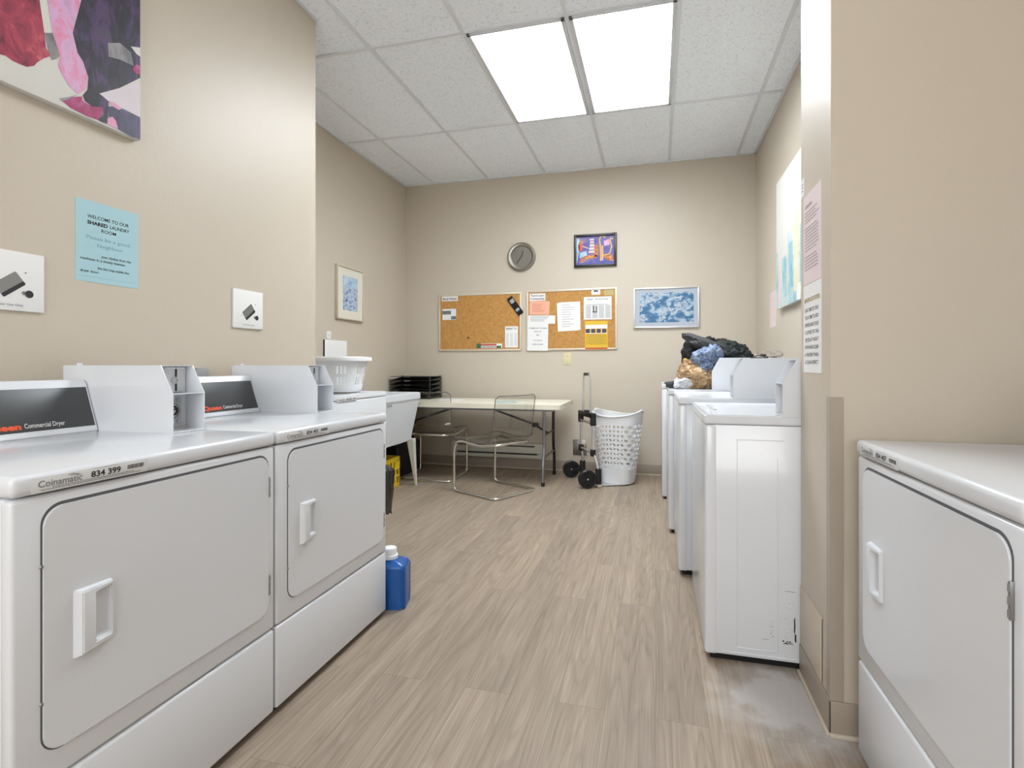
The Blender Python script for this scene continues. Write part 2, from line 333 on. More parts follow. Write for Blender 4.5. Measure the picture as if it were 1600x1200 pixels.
def round_path(pts, rad, n=6, closed=False):
    P = [Vector(p) for p in pts]; out = []; N = len(P)
    for i in range(N):
        if not closed and i in (0, N-1): out.append(P[i]); continue
        a, b, c = P[i-1], P[i], P[(i+1) % N]
        d1 = (a-b); d2 = (c-b); k = min(rad, d1.length*.48, d2.length*.48)
        s, e = b+d1.normalized()*k, b+d2.normalized()*k
        for j in range(n+1):
            u = j/n; out.append(s*(1-u)**2+b*2*u*(1-u)+e*u*u)
    return out
def lathe(bm, prof, seg=32, mi=0, mtx=None):
    t = bmesh.new(); rings = []
    for r, z in prof:
        if r < 1e-6: rings.append([t.verts.new((0, 0, z))])
        else: rings.append([t.verts.new((r*math.cos(2*PI*k/seg), r*math.sin(2*PI*k/seg), z)) for k in range(seg)])
    for a, b in zip(rings, rings[1:]):
        if len(a) == 1 and len(b) == 1: continue
        for k in range(seg):
            if len(a) == 1: t.faces.new((a[0], b[k], b[(k+1) % seg]))
            elif len(b) == 1: t.faces.new((a[k], a[(k+1) % seg], b[0]))
            else: t.faces.new((a[k], a[(k+1) % seg], b[(k+1) % seg], b[k]))
    merge(bm, t, mi, mtx)
def obj(name, bm, m, parent=None, smooth=35, loc=None, rotz=0):
    me = bpy.data.meshes.new(name); bm.to_mesh(me); bm.free()
    for mm in (m if isinstance(m, list) else [m]): me.materials.append(M[mm] if isinstance(mm, str) else mm)
    for p in me.polygons: p.use_smooth = True
    try: me.set_sharp_from_angle(angle=R(smooth))
    except Exception: pass
    o = bpy.data.objects.new(name, me); COL.objects.link(o)
    if parent: o.parent = parent
    if loc: o.location = loc
    if rotz: o.rotation_euler = (0, 0, rotz)
    return o
def NB(): return bmesh.new()
def thing(name, label, cat, loc=(0,0,0), rotz=0, group=None):
    o = bpy.data.objects.new(name, None); COL.objects.link(o); o.empty_display_size = .05
    o.location = loc; o.rotation_euler = (0, 0, rotz)
    return tag(o, label, cat, group)
def tag(o, label, cat, group=None):
    o['label'] = label; o['category'] = cat
    if group: o['group'] = group
    return o
def struct(name, bm, m, smooth=35):
    o = obj(name, bm, m, smooth=smooth); o['kind'] = 'structure'; return o
def dup_tree(o, parent=None):
    c = o.copy(); COL.objects.link(c); c.parent = parent
    for ch in list(o.children): dup_tree(ch, c)
    return c
_tc = {}
def text_bm(bm, s, x, y, size, align='LEFT', bold=0, width=None, mtx=None, mi=0, shear=0):
    """flat lettering in a local plane: x right, y up, mapped to (x, 0, y) unless mtx is given"""
    key = (s, size, align, bold, shear)
    if key not in _tc:
        cu = bpy.data.curves.new('t', 'FONT'); cu.body = s; cu.size = size; cu.align_x = align; cu.offset = bold; cu.shear = shear
        cu.resolution_u = 3
        o = bpy.data.objects.new('t', cu); COL.objects.link(o); C.view_layer.update()
        me = bpy.data.meshes.new_from_object(o.evaluated_get(C.evaluated_depsgraph_get()))
        _tc[key] = ([v.co.copy() for v in me.vertices], [tuple(p.vertices) for p in me.polygons])
        bpy.data.objects.remove(o); bpy.data.curves.remove(cu); bpy.data.meshes.remove(me)
    vs, fs = _tc[key]
    if not vs: return
    w = max(v.x for v in vs)-min(v.x for v in vs); k = 1 if width is None else width/w
    new = []
    for v in vs:
        p = Vector((x+v.x*k, 0, y+v.y))
        new.append(bm.verts.new(mtx @ p if mtx is not None else p))
    for f in fs:
        try: g = bm.faces.new([new[i] for i in f]); g.material_index = mi
        except ValueError: pass
def bar(bm, x0, x1, z0, z1, y=0, mtx=None, mi=0):
    vs = [Vector((x0, y, z0)), Vector((x1, y, z0)), Vector((x1, y, z1)), Vector((x0, y, z1))]
    if mtx is not None: vs = [mtx @ v for v in vs]
    f = bm.faces.new([bm.verts.new(v) for v in vs]); f.material_index = mi
LW, RW, BW = R(90), R(-90), 0      # things on the left wall, right wall, back wall: local -y faces the room

# ------------------------------------------------------------------ room shell
bm = NB(); box(bm, -3.0, 1.6, YBK-.2, YB+.2, -.1, 0); struct('floor', bm, 'floor')
bm = NB(); box(bm, -3.0, 1.6, YBK-.2, YB+.2, CZ+.004, CZ+.1); struct('ceiling', bm, 'ceiling')
bm = NB(); box(bm, -2.8, 1.6, YB, YB+.12, 0, CZ+.01); struct('wall_back', bm, 'wall')
bm = NB()
box(bm, XL-.15, XL, YN-.02, YB+.02, 0, CZ+.01); struct('wall_left', bm, 'wall')
bm = NB(); box(bm, XL-.15, XN, YBK, YN, 0, CZ+.01); struct('wall_left_near', bm, 'wall')
bm = NB()
box(bm, XR, XR+.6, YS1, YB+.02, 0, CZ+.01); struct('wall_right', bm, 'wall')
bm = NB(); box(bm, XS, XR+.6, YS0, YS1, 0, CZ+.01); struct('wall_corner', bm, 'wall')
bm = NB(); box(bm, XFR, XR+.6, YBK, YS0, 0, CZ+.01); struct('wall_right_near', bm, 'wall')
bm = NB(); box(bm, -2.8, 1.6, YBK-.12, YBK, 0, CZ+.01); struct('wall_front', bm, 'wall')
bm = NB()
for (x0, x1, z0, z1) in ((-1.5, -1.44, .85, 2.25), (.84, .9, .85, 2.25), (-1.5, .9, .85, .91), (-1.5, .9, 2.19, 2.25)): box(bm, x0, x1, YBK-.01, YBK+.03, z0, z1, r=.003)
struct('added_window_1', bm, 'housing')  # unseen frame added around the fill lamp on the solid wall
# vinyl cove base
def cove(bm, x0, y0, x1, y1, nx, ny, h=.102):
    t = .006
    for (a, b, zz0, zz1, mi) in ((0, t, .0, h, 0), (0, .014, 0, .012, 1)):
        xs = sorted((x0, x1)); ys = sorted((y0, y1))
        X0, X1 = (xs[0]+min(0, nx)*b, xs[1]+max(0, nx)*b) if nx else xs
        Y0, Y1 = (ys[0]+min(0, ny)*b, ys[1]+max(0, ny)*b) if ny else ys
        box(bm, X0, X1, Y0, Y1, zz0, zz1, r=.002, mi=mi)
bm = NB(); cove(bm, XL, YB, XR, YB, 0, -1); struct('baseboard_back', bm, ['base', 'baselip'])
bm = NB(); cove(bm, XL, YN, XL, YB, 1, 0); cove(bm, XN, YBK, XN, YN, 1, 0); struct('baseboard_left', bm, ['base', 'baselip'])
bm = NB(); cove(bm, XR, YS1, XR, YB, -1, 0); struct('baseboard_right', bm, ['base', 'baselip'])
bm = NB(); cove(bm, XS, YS0-.006, XS, YS1, -1, 0); cove(bm, XS-.006, YS0, XFR, YS0, 0, -1); struct('baseboard_corner', bm, ['base', 'baselip'])
# ceiling grid tees + wall angle
bm = NB()
for k in range(-1, 7):
    x = TX0+T*k
    if XL < x < XR+.5: box(bm, x-.012, x+.012, YBK, YB, CZ-.003, CZ+.006, r=.001)
k = 0
while TY1-k*2*T > YBK:
    y = TY1-k*2*T; box(bm, XL, 1.3, y-.012, y+.012, CZ-.0035, CZ+.006, r=.001); k += 1
for (x0, x1, y0, y1) in ((XL, XL+.022, YN, YB), (XR-.022, XR, YS1, YB), (XL, XR, YB-.022, YB), (XN, XN+.022, YBK, YN), (XL, XN, YN, YN+.022)):
    box(bm, x0, x1, y0, y1, CZ-.006, CZ+.006, r=.001)
struct('trim_1', bm, 'grid')
# corner guard
bm = NB()
prism(bm, [(XS-.003, YS0+.03), (XS, YS0+.03), (XS, YS0), (XS+.032, YS0), (XS+.032, YS0-.003), (XS-.003, YS0-.003)], 'z', .103, .975)
struct('trim_2', bm, 'guard')

# ------------------------------------------------------------------ ceiling lights
def ceiling_light(x, y, lens, label, group):
    t = thing('ceiling_light', label, 'ceiling light', (x, y, CZ), 0, group)
    hw, hl = T/2-.013, T-.013
    bm = NB()
    for (x0, x1, y0, y1) in ((-hw, -hw+.022, -hl, hl), (hw-.022, hw, -hl, hl), (-hw, hw, -hl, -hl+.022), (-hw, hw, hl-.022, hl)):
        box(bm, x0, x1, y0, y1, -.012, .002, r=.002)
    obj('light_frame', bm, 'housing', t)
    bm = NB(); box(bm, -hw+.02, hw-.02, -hl+.02, hl-.02, -.006, .0, r=0)
    obj('diffuser', bm, lens, t)
    return t
g1 = 'lit ceiling panels over the alcove'
ceiling_light(TX0+2.5*T, TY1-T, 'lens', 'left one of the two lit fluorescent panels in the suspended ceiling', g1)
ceiling_light(TX0+3.5*T, TY1-T, 'lens', 'right one of the two lit fluorescent panels in the suspended ceiling', g1)
g2 = 'ceiling panels added out of view as fill light'
for yy in (TY1-4*T-T, TY1-8*T-T):  # panels never in view, added to brighten the room
    for kx in (2.5, 3.5):
        ceiling_light(TX0+kx*T, yy, 'fill_lens_near' if yy > 0 else 'fill_lens_rear', 'unseen fill light panel added to the ceiling of the near half of the room', g2)

# ------------------------------------------------------------------ machines
W_ = .686
def coin_box(parent, top):
    """coin meter on the right end of the top, front at y .26"""
    x0, x1 = W_/2-.116, W_/2-.001
    z = lambda h: top+h
    prof = [(.258, z(0)), (.258, z(.117)), (.303, z(.201)), (.688, z(.201)), (.688, z(0))]
    bm = NB()
    th = .0025
    prism(bm, prof, 'x', x0, x0+th); prism(bm, prof, 'x', x1-th, x1)
    xa, xb = x0+th*.6, x1-th*.6
    box(bm, xa, xb, .3035, .6875, z(.1985), z(.2008)); box(bm, xa, xb, .680, .6875, z(.001), z(.199))
    box(bm, xa, xb, .2585, .40, z(.0005), z(.005)); box(bm, xa, xb, .330, .336, z(.004), z(.199))
    box(bm, xa, xb, .2585, .332, z(.1145), z(.1165))
    tube(bm, [(x0+.03, .66, z(.2)), (x0+.03, .66, z(.208))], .008, 10)
    cb = obj('coin_box', bm, 'white', parent)
    # slot face
    bm = NB(); box(bm, x0+th, x1-.012, .322, .331, z(.118), z(.197), r=.001)
    obj('slot_plate', bm, 'white_plain', cb)
    cx = (x0+x1)/2+.012
    bm = NB(); box(bm, cx-.003, cx+.003, .3205, .3225, z(.165), z(.196), mi=0); box(bm, cx-.003, cx+.003, .3205, .3225, z(.122), z(.146), mi=0)
    obj('coin_slot', bm, 'dark', cb)
    bm = NB(); lathe(bm, [(0, 0), (.011, 0), (.011, .003), (.008, .003), (.007, .001), (0, .001)], 20, mtx=Matrix.Translation((cx-.006, .3215, z(.155))) @ Matrix.Rotation(R(90), 4, 'X'))
    obj('coin_return', bm, 'greymetal', cb)
    bm = NB(); prism(bm, rrect(cx-.040, cx+.028, z(.190), z(.1945), .002), 'y', .3195, .322); obj('coin_guide', bm, 'plastic', cb)
    # lock plate
    bm = NB(); prism(bm, rrect(x0+.015, x1-.022, z(.018), z(.105), .008), 'y', .326, .3305)
    L = Matrix.Rotation(R(90), 4, 'X')
    for (dx, dz) in ((x1-.034, .094), (x1-.034, .028), (x0+.027, .094), (x0+.027, .028)):
        lathe(bm, [(0, .004), (.005, .003), (.006, 0)], 14, mtx=Matrix.Translation((dx, .326, z(dz))) @ L)
    lp = obj('lock_plate', bm, 'greymetal', cb)
    bm = NB(); lathe(bm, [(.030, 0), (.030, .004), (.024, .006), (.022, .003), (.012, .003), (.010, .007), (0, .007)], 28, mtx=Matrix.Translation((cx-.012, .326, z(.062))) @ L)
    obj('lock', bm, 'greymetal', cb)
    bm = NB(); tube(bm, [(cx-.012+.013*math.cos(R(a)), .318, z(.062)+.013*math.sin(R(a))) for a in range(-120, 100, 20)], .003, 6); box(bm, cx-.012, cx+.003, .3175, .3195, z(.064), z(.068))
    obj('keyhole', bm, 'dark', cb)
    return cb
def label_strip(parent, num, faint=False):
    """sticker on the front edge of the top; local front plane y=-.004"""
    x0 = -W_/2+.032; y = -.0044
    bm = NB(); box(bm, x0, x0+.232, y, y+.001, .8285, .8575, r=.0003)
    lb = obj('asset_label', bm, 'label', parent)
    T_ = Matrix.Translation((0, y-.0004, 0))
    bm = NB()
    text_bm(bm, 'Coinamatic', x0+.010, .8385, .0175, bold=0.0002, width=.079, mtx=T_, mi=1)
    for q in range(3):
        for j in range(6):
            xx = x0+.062+q*.003+j*.0035; zz = .8530-q*.0016+.0012*math.sin(j*1.0); bar(bm, xx, xx+.0036, zz, zz+.0007, 0, T_, 1)
    text_bm(bm, num, x0+.107, .8390, .0165, bold=.00045, width=.062, mtx=T_)
    rnd = random.Random(4); xx = x0+.184
    while xx < x0+.222:
        w = rnd.choice((.0006, .0011, .0016)); bar(bm, xx, xx+w, .8410, .8500, 0, T_); xx += w+rnd.choice((.0006, .001))
    for zz, a, b_ in ((.8352, .035, .2), (.8322, .015, .215)):
        rnd2 = random.Random(int(zz*1e4)); xx = x0+a
        while xx < x0+b_:
            w = rnd2.uniform(.002, .007); bar(bm, xx, min(xx+w, x0+b_), zz, zz+.0013, 0, T_, 1); xx += w+.0009
    bar(bm, x0+.11, x0+.165, .8553, .8558, 0, T_, 1)
    obj('lettering', bm, ['ink', 'ink2'], lb)
def console(parent, top, w0, w1, words=None):
    prof = [(.538, top), (.588, top+.150), (.596, top+.157), (.66, top+.157), (.675, top+.145), (.675, top)]
    bm = NB(); prism(bm, prof, 'x', w0, w1, r=.004, seg=2)
    cs = obj('control_console', bm, 'white', parent)
    # inset panel lies in the sloping face
    o = Vector((0, .538, top)); up = Vector((0, .050, .150)).normalized(); nrm = Vector((0, -.150, .050)).normalized()
    F = Matrix(((1, 0, 0, 0), (0, -nrm.y, up.y, o.y), (0, -nrm.z, up.z, o.z), (0, 0, 0, 1)))   # local x, depth, up
    bm = NB(); box(bm, w0+.018, w1-.008, -.0012, .002, .020, .142, r=.0005, mtx=F)
    pn = obj('face_panel', bm, 'panel' if words else 'white_plain', cs)
    if words:
        bm = NB(); F2 = F @ Matrix.Translation((0, -.0018, 0))
        text_bm(bm, 'Speed Queen', -W_/2+.190, .0285, .023, bold=.0011, width=.176, mtx=F2, mi=0)
        obj('brand_lettering', bm, 'orange', pn); bm = NB()
        text_bm(bm, words, -W_/2+.373, .0300, .019, bold=.0001, width=.103, mtx=F2)
        obj('model_lettering', bm, 'inkw', pn)
    return cs
def dryer(num, words='Commercial Dryer'):
    t = thing('commercial_dryer', '', 'dryer')
    hw = W_/2
    bm = NB(); box(bm, -hw+.002, hw-.002, .018, .692, .028, .824, r=.006); obj('cabinet', bm, 'white', t)
    bm = NB(); box(bm, -hw+.02, hw-.02, .03, .66, 0, .03); obj('base', bm, 'toe', t)
    bm = NB(); box(bm, -hw+.001, hw-.001, 0, .03, .275, .8225, r=.009, seg=3); obj('front_panel', bm, 'white', t)
    bm = NB(); box(bm, -hw+.001, hw-.001, 0, .03, .022, .2715, r=.009, seg=3); obj('lower_panel', bm, 'white', t)
    bm = NB(); box(bm, -hw, hw, -.004, .692, .8255, .865, r=.012, seg=4); obj('top_panel', bm, 'white', t)
    x0 = -hw+.052; x1 = -hw+.655; z0, z1 = .332, .798
    bm = NB(); prism(bm, rrect(x0-.003, x1+.003, z0-.0025, z1+.006, .039, 8), 'y', -.0012, .004); obj('door_gap', bm, 'blackgap', t)
    bm = NB(); prism(bm, rrect(x0, x1, z0, z1, .036, 8), 'y', -.0045, .003, r=.0015, seg=2)
    d = obj('door', bm, 'white', t)
    # scooped handle
    hx0, hx1, hz0, hz1 = -hw+.104, -hw+.181, .488, .622
    t_ = bmesh.new()
    ys = -.0045; yr = -.0185
    O = [(hx0, ys, hz0), (hx1, ys, hz0+.006), (hx1, ys, hz1-.002), (hx0, ys, hz1)]
    Rr = [(hx0+.010, yr, hz0+.006), (hx1-.0015, yr+.006, hz0+.010), (hx1-.0015, yr+.006, hz1-.004), (hx0+.010, yr, hz1-.004)]
    H = [(hx0+.036, yr, hz0+.020), (hx1-.0045, yr+.006, hz0+.020), (hx1-.0045, yr+.006, hz1-.012), (hx0+.036, yr, hz1-.014)]
    B = [(hx0+.037, ys-.0006, hz0+.026), (hx1-.006, ys-.0006, hz0+.026), (hx1-.006, ys-.0006, hz1-.016), (hx0+.037, ys-.0006, hz1-.020)]
    rings = [[t_.verts.new(v) for v in q] for q in (O, Rr, H, B)]
    for a, b_ in zip(rings, rings[1:]):
        for k in range(4): t_.faces.new((a[k], a[(k+1) % 4], b_[(k+1) % 4], b_[k]))
    t_.faces.new(rings[3]); bmesh.ops.bevel(t_, geom=[e for e in t_.edges], offset=.0018, segments=2, affect='EDGES')
    bm = NB(); merge(bm, t_); obj('handle', bm, 'white', d)
    for z in (.705, .415):
        bm = NB(); box(bm, x1-.001, x1+.005, -.006, .001, z-.030, z+.030, r=.0008)
        for q in (-.02, 0, .02): tube(bm, [(x1+.002, -.006, z+q-.006), (x1+.002, -.006, z+q+.006)], .0022, 8)
        obj('hinge', bm, 'bracket', d)
    for z in (.689, .432):
        bm = NB(); lathe(bm, [(0, .003), (.003, .003), (.004, 0)], 12, mtx=Matrix.Translation((x0-.002, -.0012, z)) @ Matrix.Rotation(R(90), 4, 'X')); obj('latch_screw', bm, 'bracket', d)
    label_strip(t, num)
    console(t, .865, -hw+.004, hw-.1175, words)
    coin_box(t, .865)
    return t
def place(t, x, y, rz, label, group=None):
    t.location = (x, y, 0); t.rotation_euler = (0, 0, rz); t['label'] = label
    if group: t['group'] = group
gd = 'commercial dryers with swing doors'
d1 = dryer('834 399'); place(d1, -1.110, .687+W_/2, LW, 'white commercial dryer labelled 834 399, nearest the camera on the left', gd)
d2 = dryer('834 401'); place(d2, -1.110, 1.380+W_/2, LW, 'white commercial dryer labelled 834 401, beside the blue jug', gd)
d3 = dryer('834 407'); place(d3, .530, 1.648-W_/2, RW, 'white commercial dryer labelled 834 407, alone by the right wall corner', gd)

def washer(top=.89, box_=True, scuffs=False, num='834 402'):
    t = thing('commercial_washer', '', 'washing machine'); hw = W_/2; k = top-.89
    bm = NB(); box(bm, -hw, hw, .030, .70, .028, top-.036, r=.002)
    bz = top-.036
    for sx in (-1, 1):       # pressed shapes on the side panels
        X0, X1 = sorted((sx*(hw-.001), sx*(hw+.0018)))
        box(bm, X0, X1, .108, .262, top-.0885, top-.086, r=.0008)
        box(bm, X0, X1, .108, .1105, .06, top-.088, r=.0008); box(bm, X0, X1, .240, .2425, .06, top-.15, r=.0008)
        box(bm, X0, X1, .108, .245, .055, .060, r=.001)
        box(bm, X0, X1, .06, .69, .036, .040, r=.001)
    cab = obj('cabinet', bm, 'white', t)
    bm = NB(); box(bm, -hw-.0004, hw+.0004, .036, .0375, .03, bz-.004); obj('panel_seam', bm, 'blackgap', t)
    bm = NB(); box(bm, -hw-.0012, hw+.0012, 0, .045, .022, bz, r=.011, seg=4); obj('front_panel', bm, 'white', t)
    bm = NB(); box(bm, -hw+.02, hw-.02, .02, .68, 0, .03); obj('base', bm, 'toe', t)
    # tray shaped top
    t_ = bmesh.new(); r0 = [(-hw-.001, -.002), (hw+.001, -.002), (hw+.001, .70), (-hw-.001, .70)]
    def ring(d, z): return [t_.verts.new((x+(d if x < 0 else -d), y+(d if y < .3 else -d), z)) for x, y in r0]
    rs = [ring(0, top-.034), ring(0, top-.001), ring(.012, top), ring(.026, top-.012), ring(.06, top-.013)]
    t_.faces.new(rs[0])
    for a, b_ in zip(rs, rs[1:]):
        for q in range(4): t_.faces.new((a[q], a[(q+1) % 4], b_[(q+1) % 4], b_[q]))
    t_.faces.new(rs[-1]); bmesh.ops.bevel(t_, geom=[e for e in t_.edges if abs(e.verts[0].co.z-e.verts[1].co.z) < .0015 or (e.verts[0].co-e.verts[1].co).length > .03], offset=.004, segments=3, affect='EDGES')
    bm = NB(); merge(bm, t_); obj('top_panel', bm, 'white', t)
    bm = NB(); prism(bm, rrect(-hw+.07, hw-.07, .05, .50, .03), 'z', top-.0135, top-.006, r=.002); ld = obj('lid', bm, 'white', t)
    bm = NB(); box(bm, -.05, .05, .054, .072, top-.006, top-.001, r=.002); obj('lid_grip', bm, 'white', ld)
    console(t, top-.002, -hw+.004, hw-.1175)
    if box_: coin_box(t, top-.003)
    return t
gw = 'top loading washers along the right wall'
def scuff_bm():
    bm = NB(); rnd = random.Random(7); y = -.0006
    def blob(cx, cz, w, h, n=9):
        pts = []
        for i in range(n):
            a = 2*PI*i/n; q = rnd.uniform(.6, 1.1); pts.append(Vector((0, cx+w*q*math.cos(a), cz+h*q*math.sin(a))))
        bm.faces.new([bm.verts.new(p) for p in pts])
    blob(.296, .155, .0035, .042, 12); blob(.299, .115, .003, .02)
    for i in range(9): blob(.262+i*.0035, .093+rnd.uniform(-.002, .002), .0035, .0016)
    for i in range(5): blob(.275+rnd.uniform(-.02, .018), .10+rnd.uniform(-.006, .004), .004, .003)
    for i in range(8): blob(.268+i*.004, .275+rnd.uniform(-.0006, .0006), .003, .0008)
    for i in range(12): blob(.225+rnd.uniform(-.008, .006), .10+rnd.uniform(0, .07), .0018, .0012)
    for i in range(5): blob(.195+i*.004, .098+i*.0003, .003, .0008)
    for i in range(30): blob(.275+rnd.uniform(-.012, .018), .13+rnd.uniform(-.03, .12), rnd.uniform(.0006, .0022), rnd.uniform(.0004, .001), 6)
    return bm
w1 = washer(.888); place(w1, .172, 2.056+W_/2, RW, 'scuffed white top loading washer, the nearest machine in the right alcove', gw)
so = scuff_bm(); bmesh.ops.translate(so, verts=so.verts, vec=(W_/2+.0022-0.002, 0, 0)); sc_ = obj('scuff_marks', so, 'ink', w1); sc_['label'] = 'black scuffs low on the side panel'
w2 = washer(.903); place(w2, .113, 2.845+W_/2, RW, 'white top loading washer, second from the camera in the right alcove', gw)
w3 = washer(.915); place(w3, .080, 3.540+W_/2, RW, 'white top loading washer under the heap of laundry', gw)
w4 = dup_tree(w3); place(w4, .050, 4.420+W_/2, RW, 'white top loading washer farthest back, next to the back wall', gw)
# machine in the left alcove, under the laundry basket
w5 = washer(.873, box_=False); 
for c in list(w5.children):
    if c.name.startswith('control_console'):
        for g in list(c.children): bpy.data.objects.remove(g)
        bpy.data.objects.remove(c)
label_strip(w5, '834 403'); place(w5, -1.950, 2.945+W_/2, LW, 'white washer under the laundry basket in the left alcove'); w5['group'] = ''
del w5['group']

# ------------------------------------------------------------------ laundry sink
ut = thing('laundry_sink', 'white plastic laundry sink on splayed legs, between washer and folding table', 'sink', (-2.335, 4.06, 0), LW)
bm = NB()   # local x along wall, front -y ; width .66, depth .58
def ringbox(t_, x, y0, y1, z): return [t_.verts.new(p) for p in ((-x, y0, z), (x, y0, z), (x, y1, z), (-x, y1, z))]
t_ = bmesh.new()
rs = [ringbox(t_, .28, -.24, .27, .40), ringbox(t_, .335, -.30, .30, .765), ringbox(t_, .345, -.305, .305, .768), ringbox(t_, .345, -.305, .305, .828), ringbox(t_, .30, -.27, .27, .828), ringbox(t_, .25, -.22, .25, .44)]
t_.faces.new(rs[0])
for a, b_ in zip(rs, rs[1:]):
    for q in range(4): t_.faces.new((a[q], a[(q+1) % 4], b_[(q+1) % 4], b_[q]))
t_.faces.new(rs[-1]); bmesh.ops.bevel(t_, geom=list(t_.edges), offset=.006, segments=3, affect='EDGES')
merge(bm, t_); basin = obj('basin', bm, 'tub', ut)
bm = NB(); text_bm(bm, 'MUSTEE', -.265, .735, .022, bold=.0008, mtx=Matrix.Translation((0, -.3035, 0)) @ Matrix.Rotation(0, 4, 'X')); obj('raised_lettering', bm, 'ink2', basin)
for sx in (-1, 1):
    for (ya, yb) in ((-.25, -.285), (.25, .28)):
        bm = NB(); t_ = bmesh.new()
        A = [(sx*.235, ya+.03), (sx*.30, ya+.03), (sx*.30, ya-.03), (sx*.235, ya-.03)]
        Bq = [(sx*.285, yb+.008), (sx*.305, yb+.008), (sx*.305, yb-.008), (sx*.285, yb-.008)]
        va = [t_.verts.new((p[0], p[1], .42)) for p in A]; vb = [t_.verts.new((p[0], p[1], 0)) for p in Bq]
        t_.faces.new(va); t_.faces.new(vb)
        for q in range(4): t_.faces.new((va[q], va[(q+1) % 4], vb[(q+1) % 4], vb[q]))
        bmesh.ops.bevel(t_, geom=list(t_.edges), offset=.003, segments=2, affect='EDGES'); merge(bm, t_); obj('leg', bm, 'tubleg', ut)
bm = NB(); tube(bm, round_path([(0, .05, .41), (0, .05, .30), (0, .12, .24), (0, .2, .30), (0, .29, .32)], .05), .02, 10); obj('drain_pipe', bm, 'tubedark', ut)

# ------------------------------------------------------------------ folding table
tb = thing('folding_table', 'long cream plastic folding table against the back wall', 'table', (-1.70, 4.86, 0), 0)
bm = NB(); prism(bm, rrect(-.915, .915, -.375, .385, .035, 5), 'z', .686, .726, r=.004, seg=2); obj('tabletop', bm, 'table', tb)
for sx in (-1, 1):
    for y, nm, mm in ((-.245, 'leg', 'tubegrey'), (.30, 'leg', 'tubedark')):
        bm = NB(); tube(bm, round_path([(sx*.742, y+(.05 if y < 0 else -.05), .688), (sx*.742, y+(.05 if y < 0 else -.05), .30), (sx*.742, y, .20), (sx*.742, y, .03)], .08), .0135, 10)
        l = obj('leg', bm, mm, tb)
        bm = NB(); tube(bm, [(sx*.742, y, 0), (sx*.742, y, .035)], .0165, 12); obj('foot_cap', bm, 'black', l)
    bm = NB(); tube(bm, [(sx*.742, -.195, .24), (sx*.742, .25, .24)], .010, 8); obj('leg_crossbar', bm, 'tubegrey', tb)
    bm = NB(); tube(bm, [(sx*.742, .0, .44), (sx*.60, .0, .52), (sx*.10, .0, .685)], .010, 8); tube(bm, [(sx*.742, -.19, .44), (sx*.742, .25, .44)], .008, 8)
    box(bm, sx*.62-.03, sx*.62+.03, -.018, .018, .492, .532, r=.005)
    obj('folding_brace', bm, 'tubedark', tb)
bm = NB(); box(bm, -.86, .86, -.30, -.28, .664, .69, r=.003); box(bm, -.86, .86, .28, .30, .664, .69, r=.003); obj('table_rail', bm, 'tubegrey', tb)

# ------------------------------------------------------------------ letter trays
lt = thing('letter_tray_stack', 'black tiered letter tray stack on the left end of the folding table', 'letter tray', (-2.40, 5.10, .7262), 0)
for i in range(5):
    z = .004+i*.045; bm = NB()
    box(bm, -.22, .22, -.15, .15, z, z+.004, r=.001); box(bm, -.22, .22, .145, .15, z, z+.03, r=.001)
    for sx in (-1, 1):
        prism(bm, [(.15, z), (.15, z+.034), (.08, z+.030), (-.14, z+.003)], 'x', sx*.22-.002, sx*.22+.002)
    obj('tray', bm, 'black', lt)
bm = NB()
for sx in (-1, 1): box(bm, sx*.215-.004, sx*.215+.004, .10, .15, 0, .232, r=.001)
box(bm, .212, .22, -.15, -.135, 0, .225, r=.001); box(bm, -.22, .22, -.15, .15, .223, .227, r=.001)
box(bm, -.14, .212, .146, .152, 0, .225)
obj('upright', bm, 'black', lt)

# ------------------------------------------------------------------ papers on the table
def sheet(name, label, cat, cx, cy, z, w, h, rot, m, group=None, lines=0, t=.0008):
    bm = NB(); box(bm, -w/2, w/2, -h/2, h/2, 0, t); o = obj(name, bm, m, loc=(cx, cy, z), rotz=rot); tag(o, label, cat, group); return o
sheet('paper_sheet', 'white paper sheet on the table beside the letter trays', 'paper', -1.95, 4.92, .7264, .22, .28, R(12), 'paper')
sheet('pamphlet', 'cream pamphlet on the table, right of the white sheet', 'paper', -1.72, 5.02, .7264, .20, .12, R(-8), 'matboard')
sheet('notepad', 'pale blue notepad on the table above the clear chair back', 'notepad', -1.33, 4.75, .7264, .19, .12, R(5), 'paper_blue', t=.004)
sheet('envelope', 'thin white envelope on the table, right of the blue notepad', 'envelope', -1.13, 4.78, .7264, .17, .10, R(-4), 'paper')

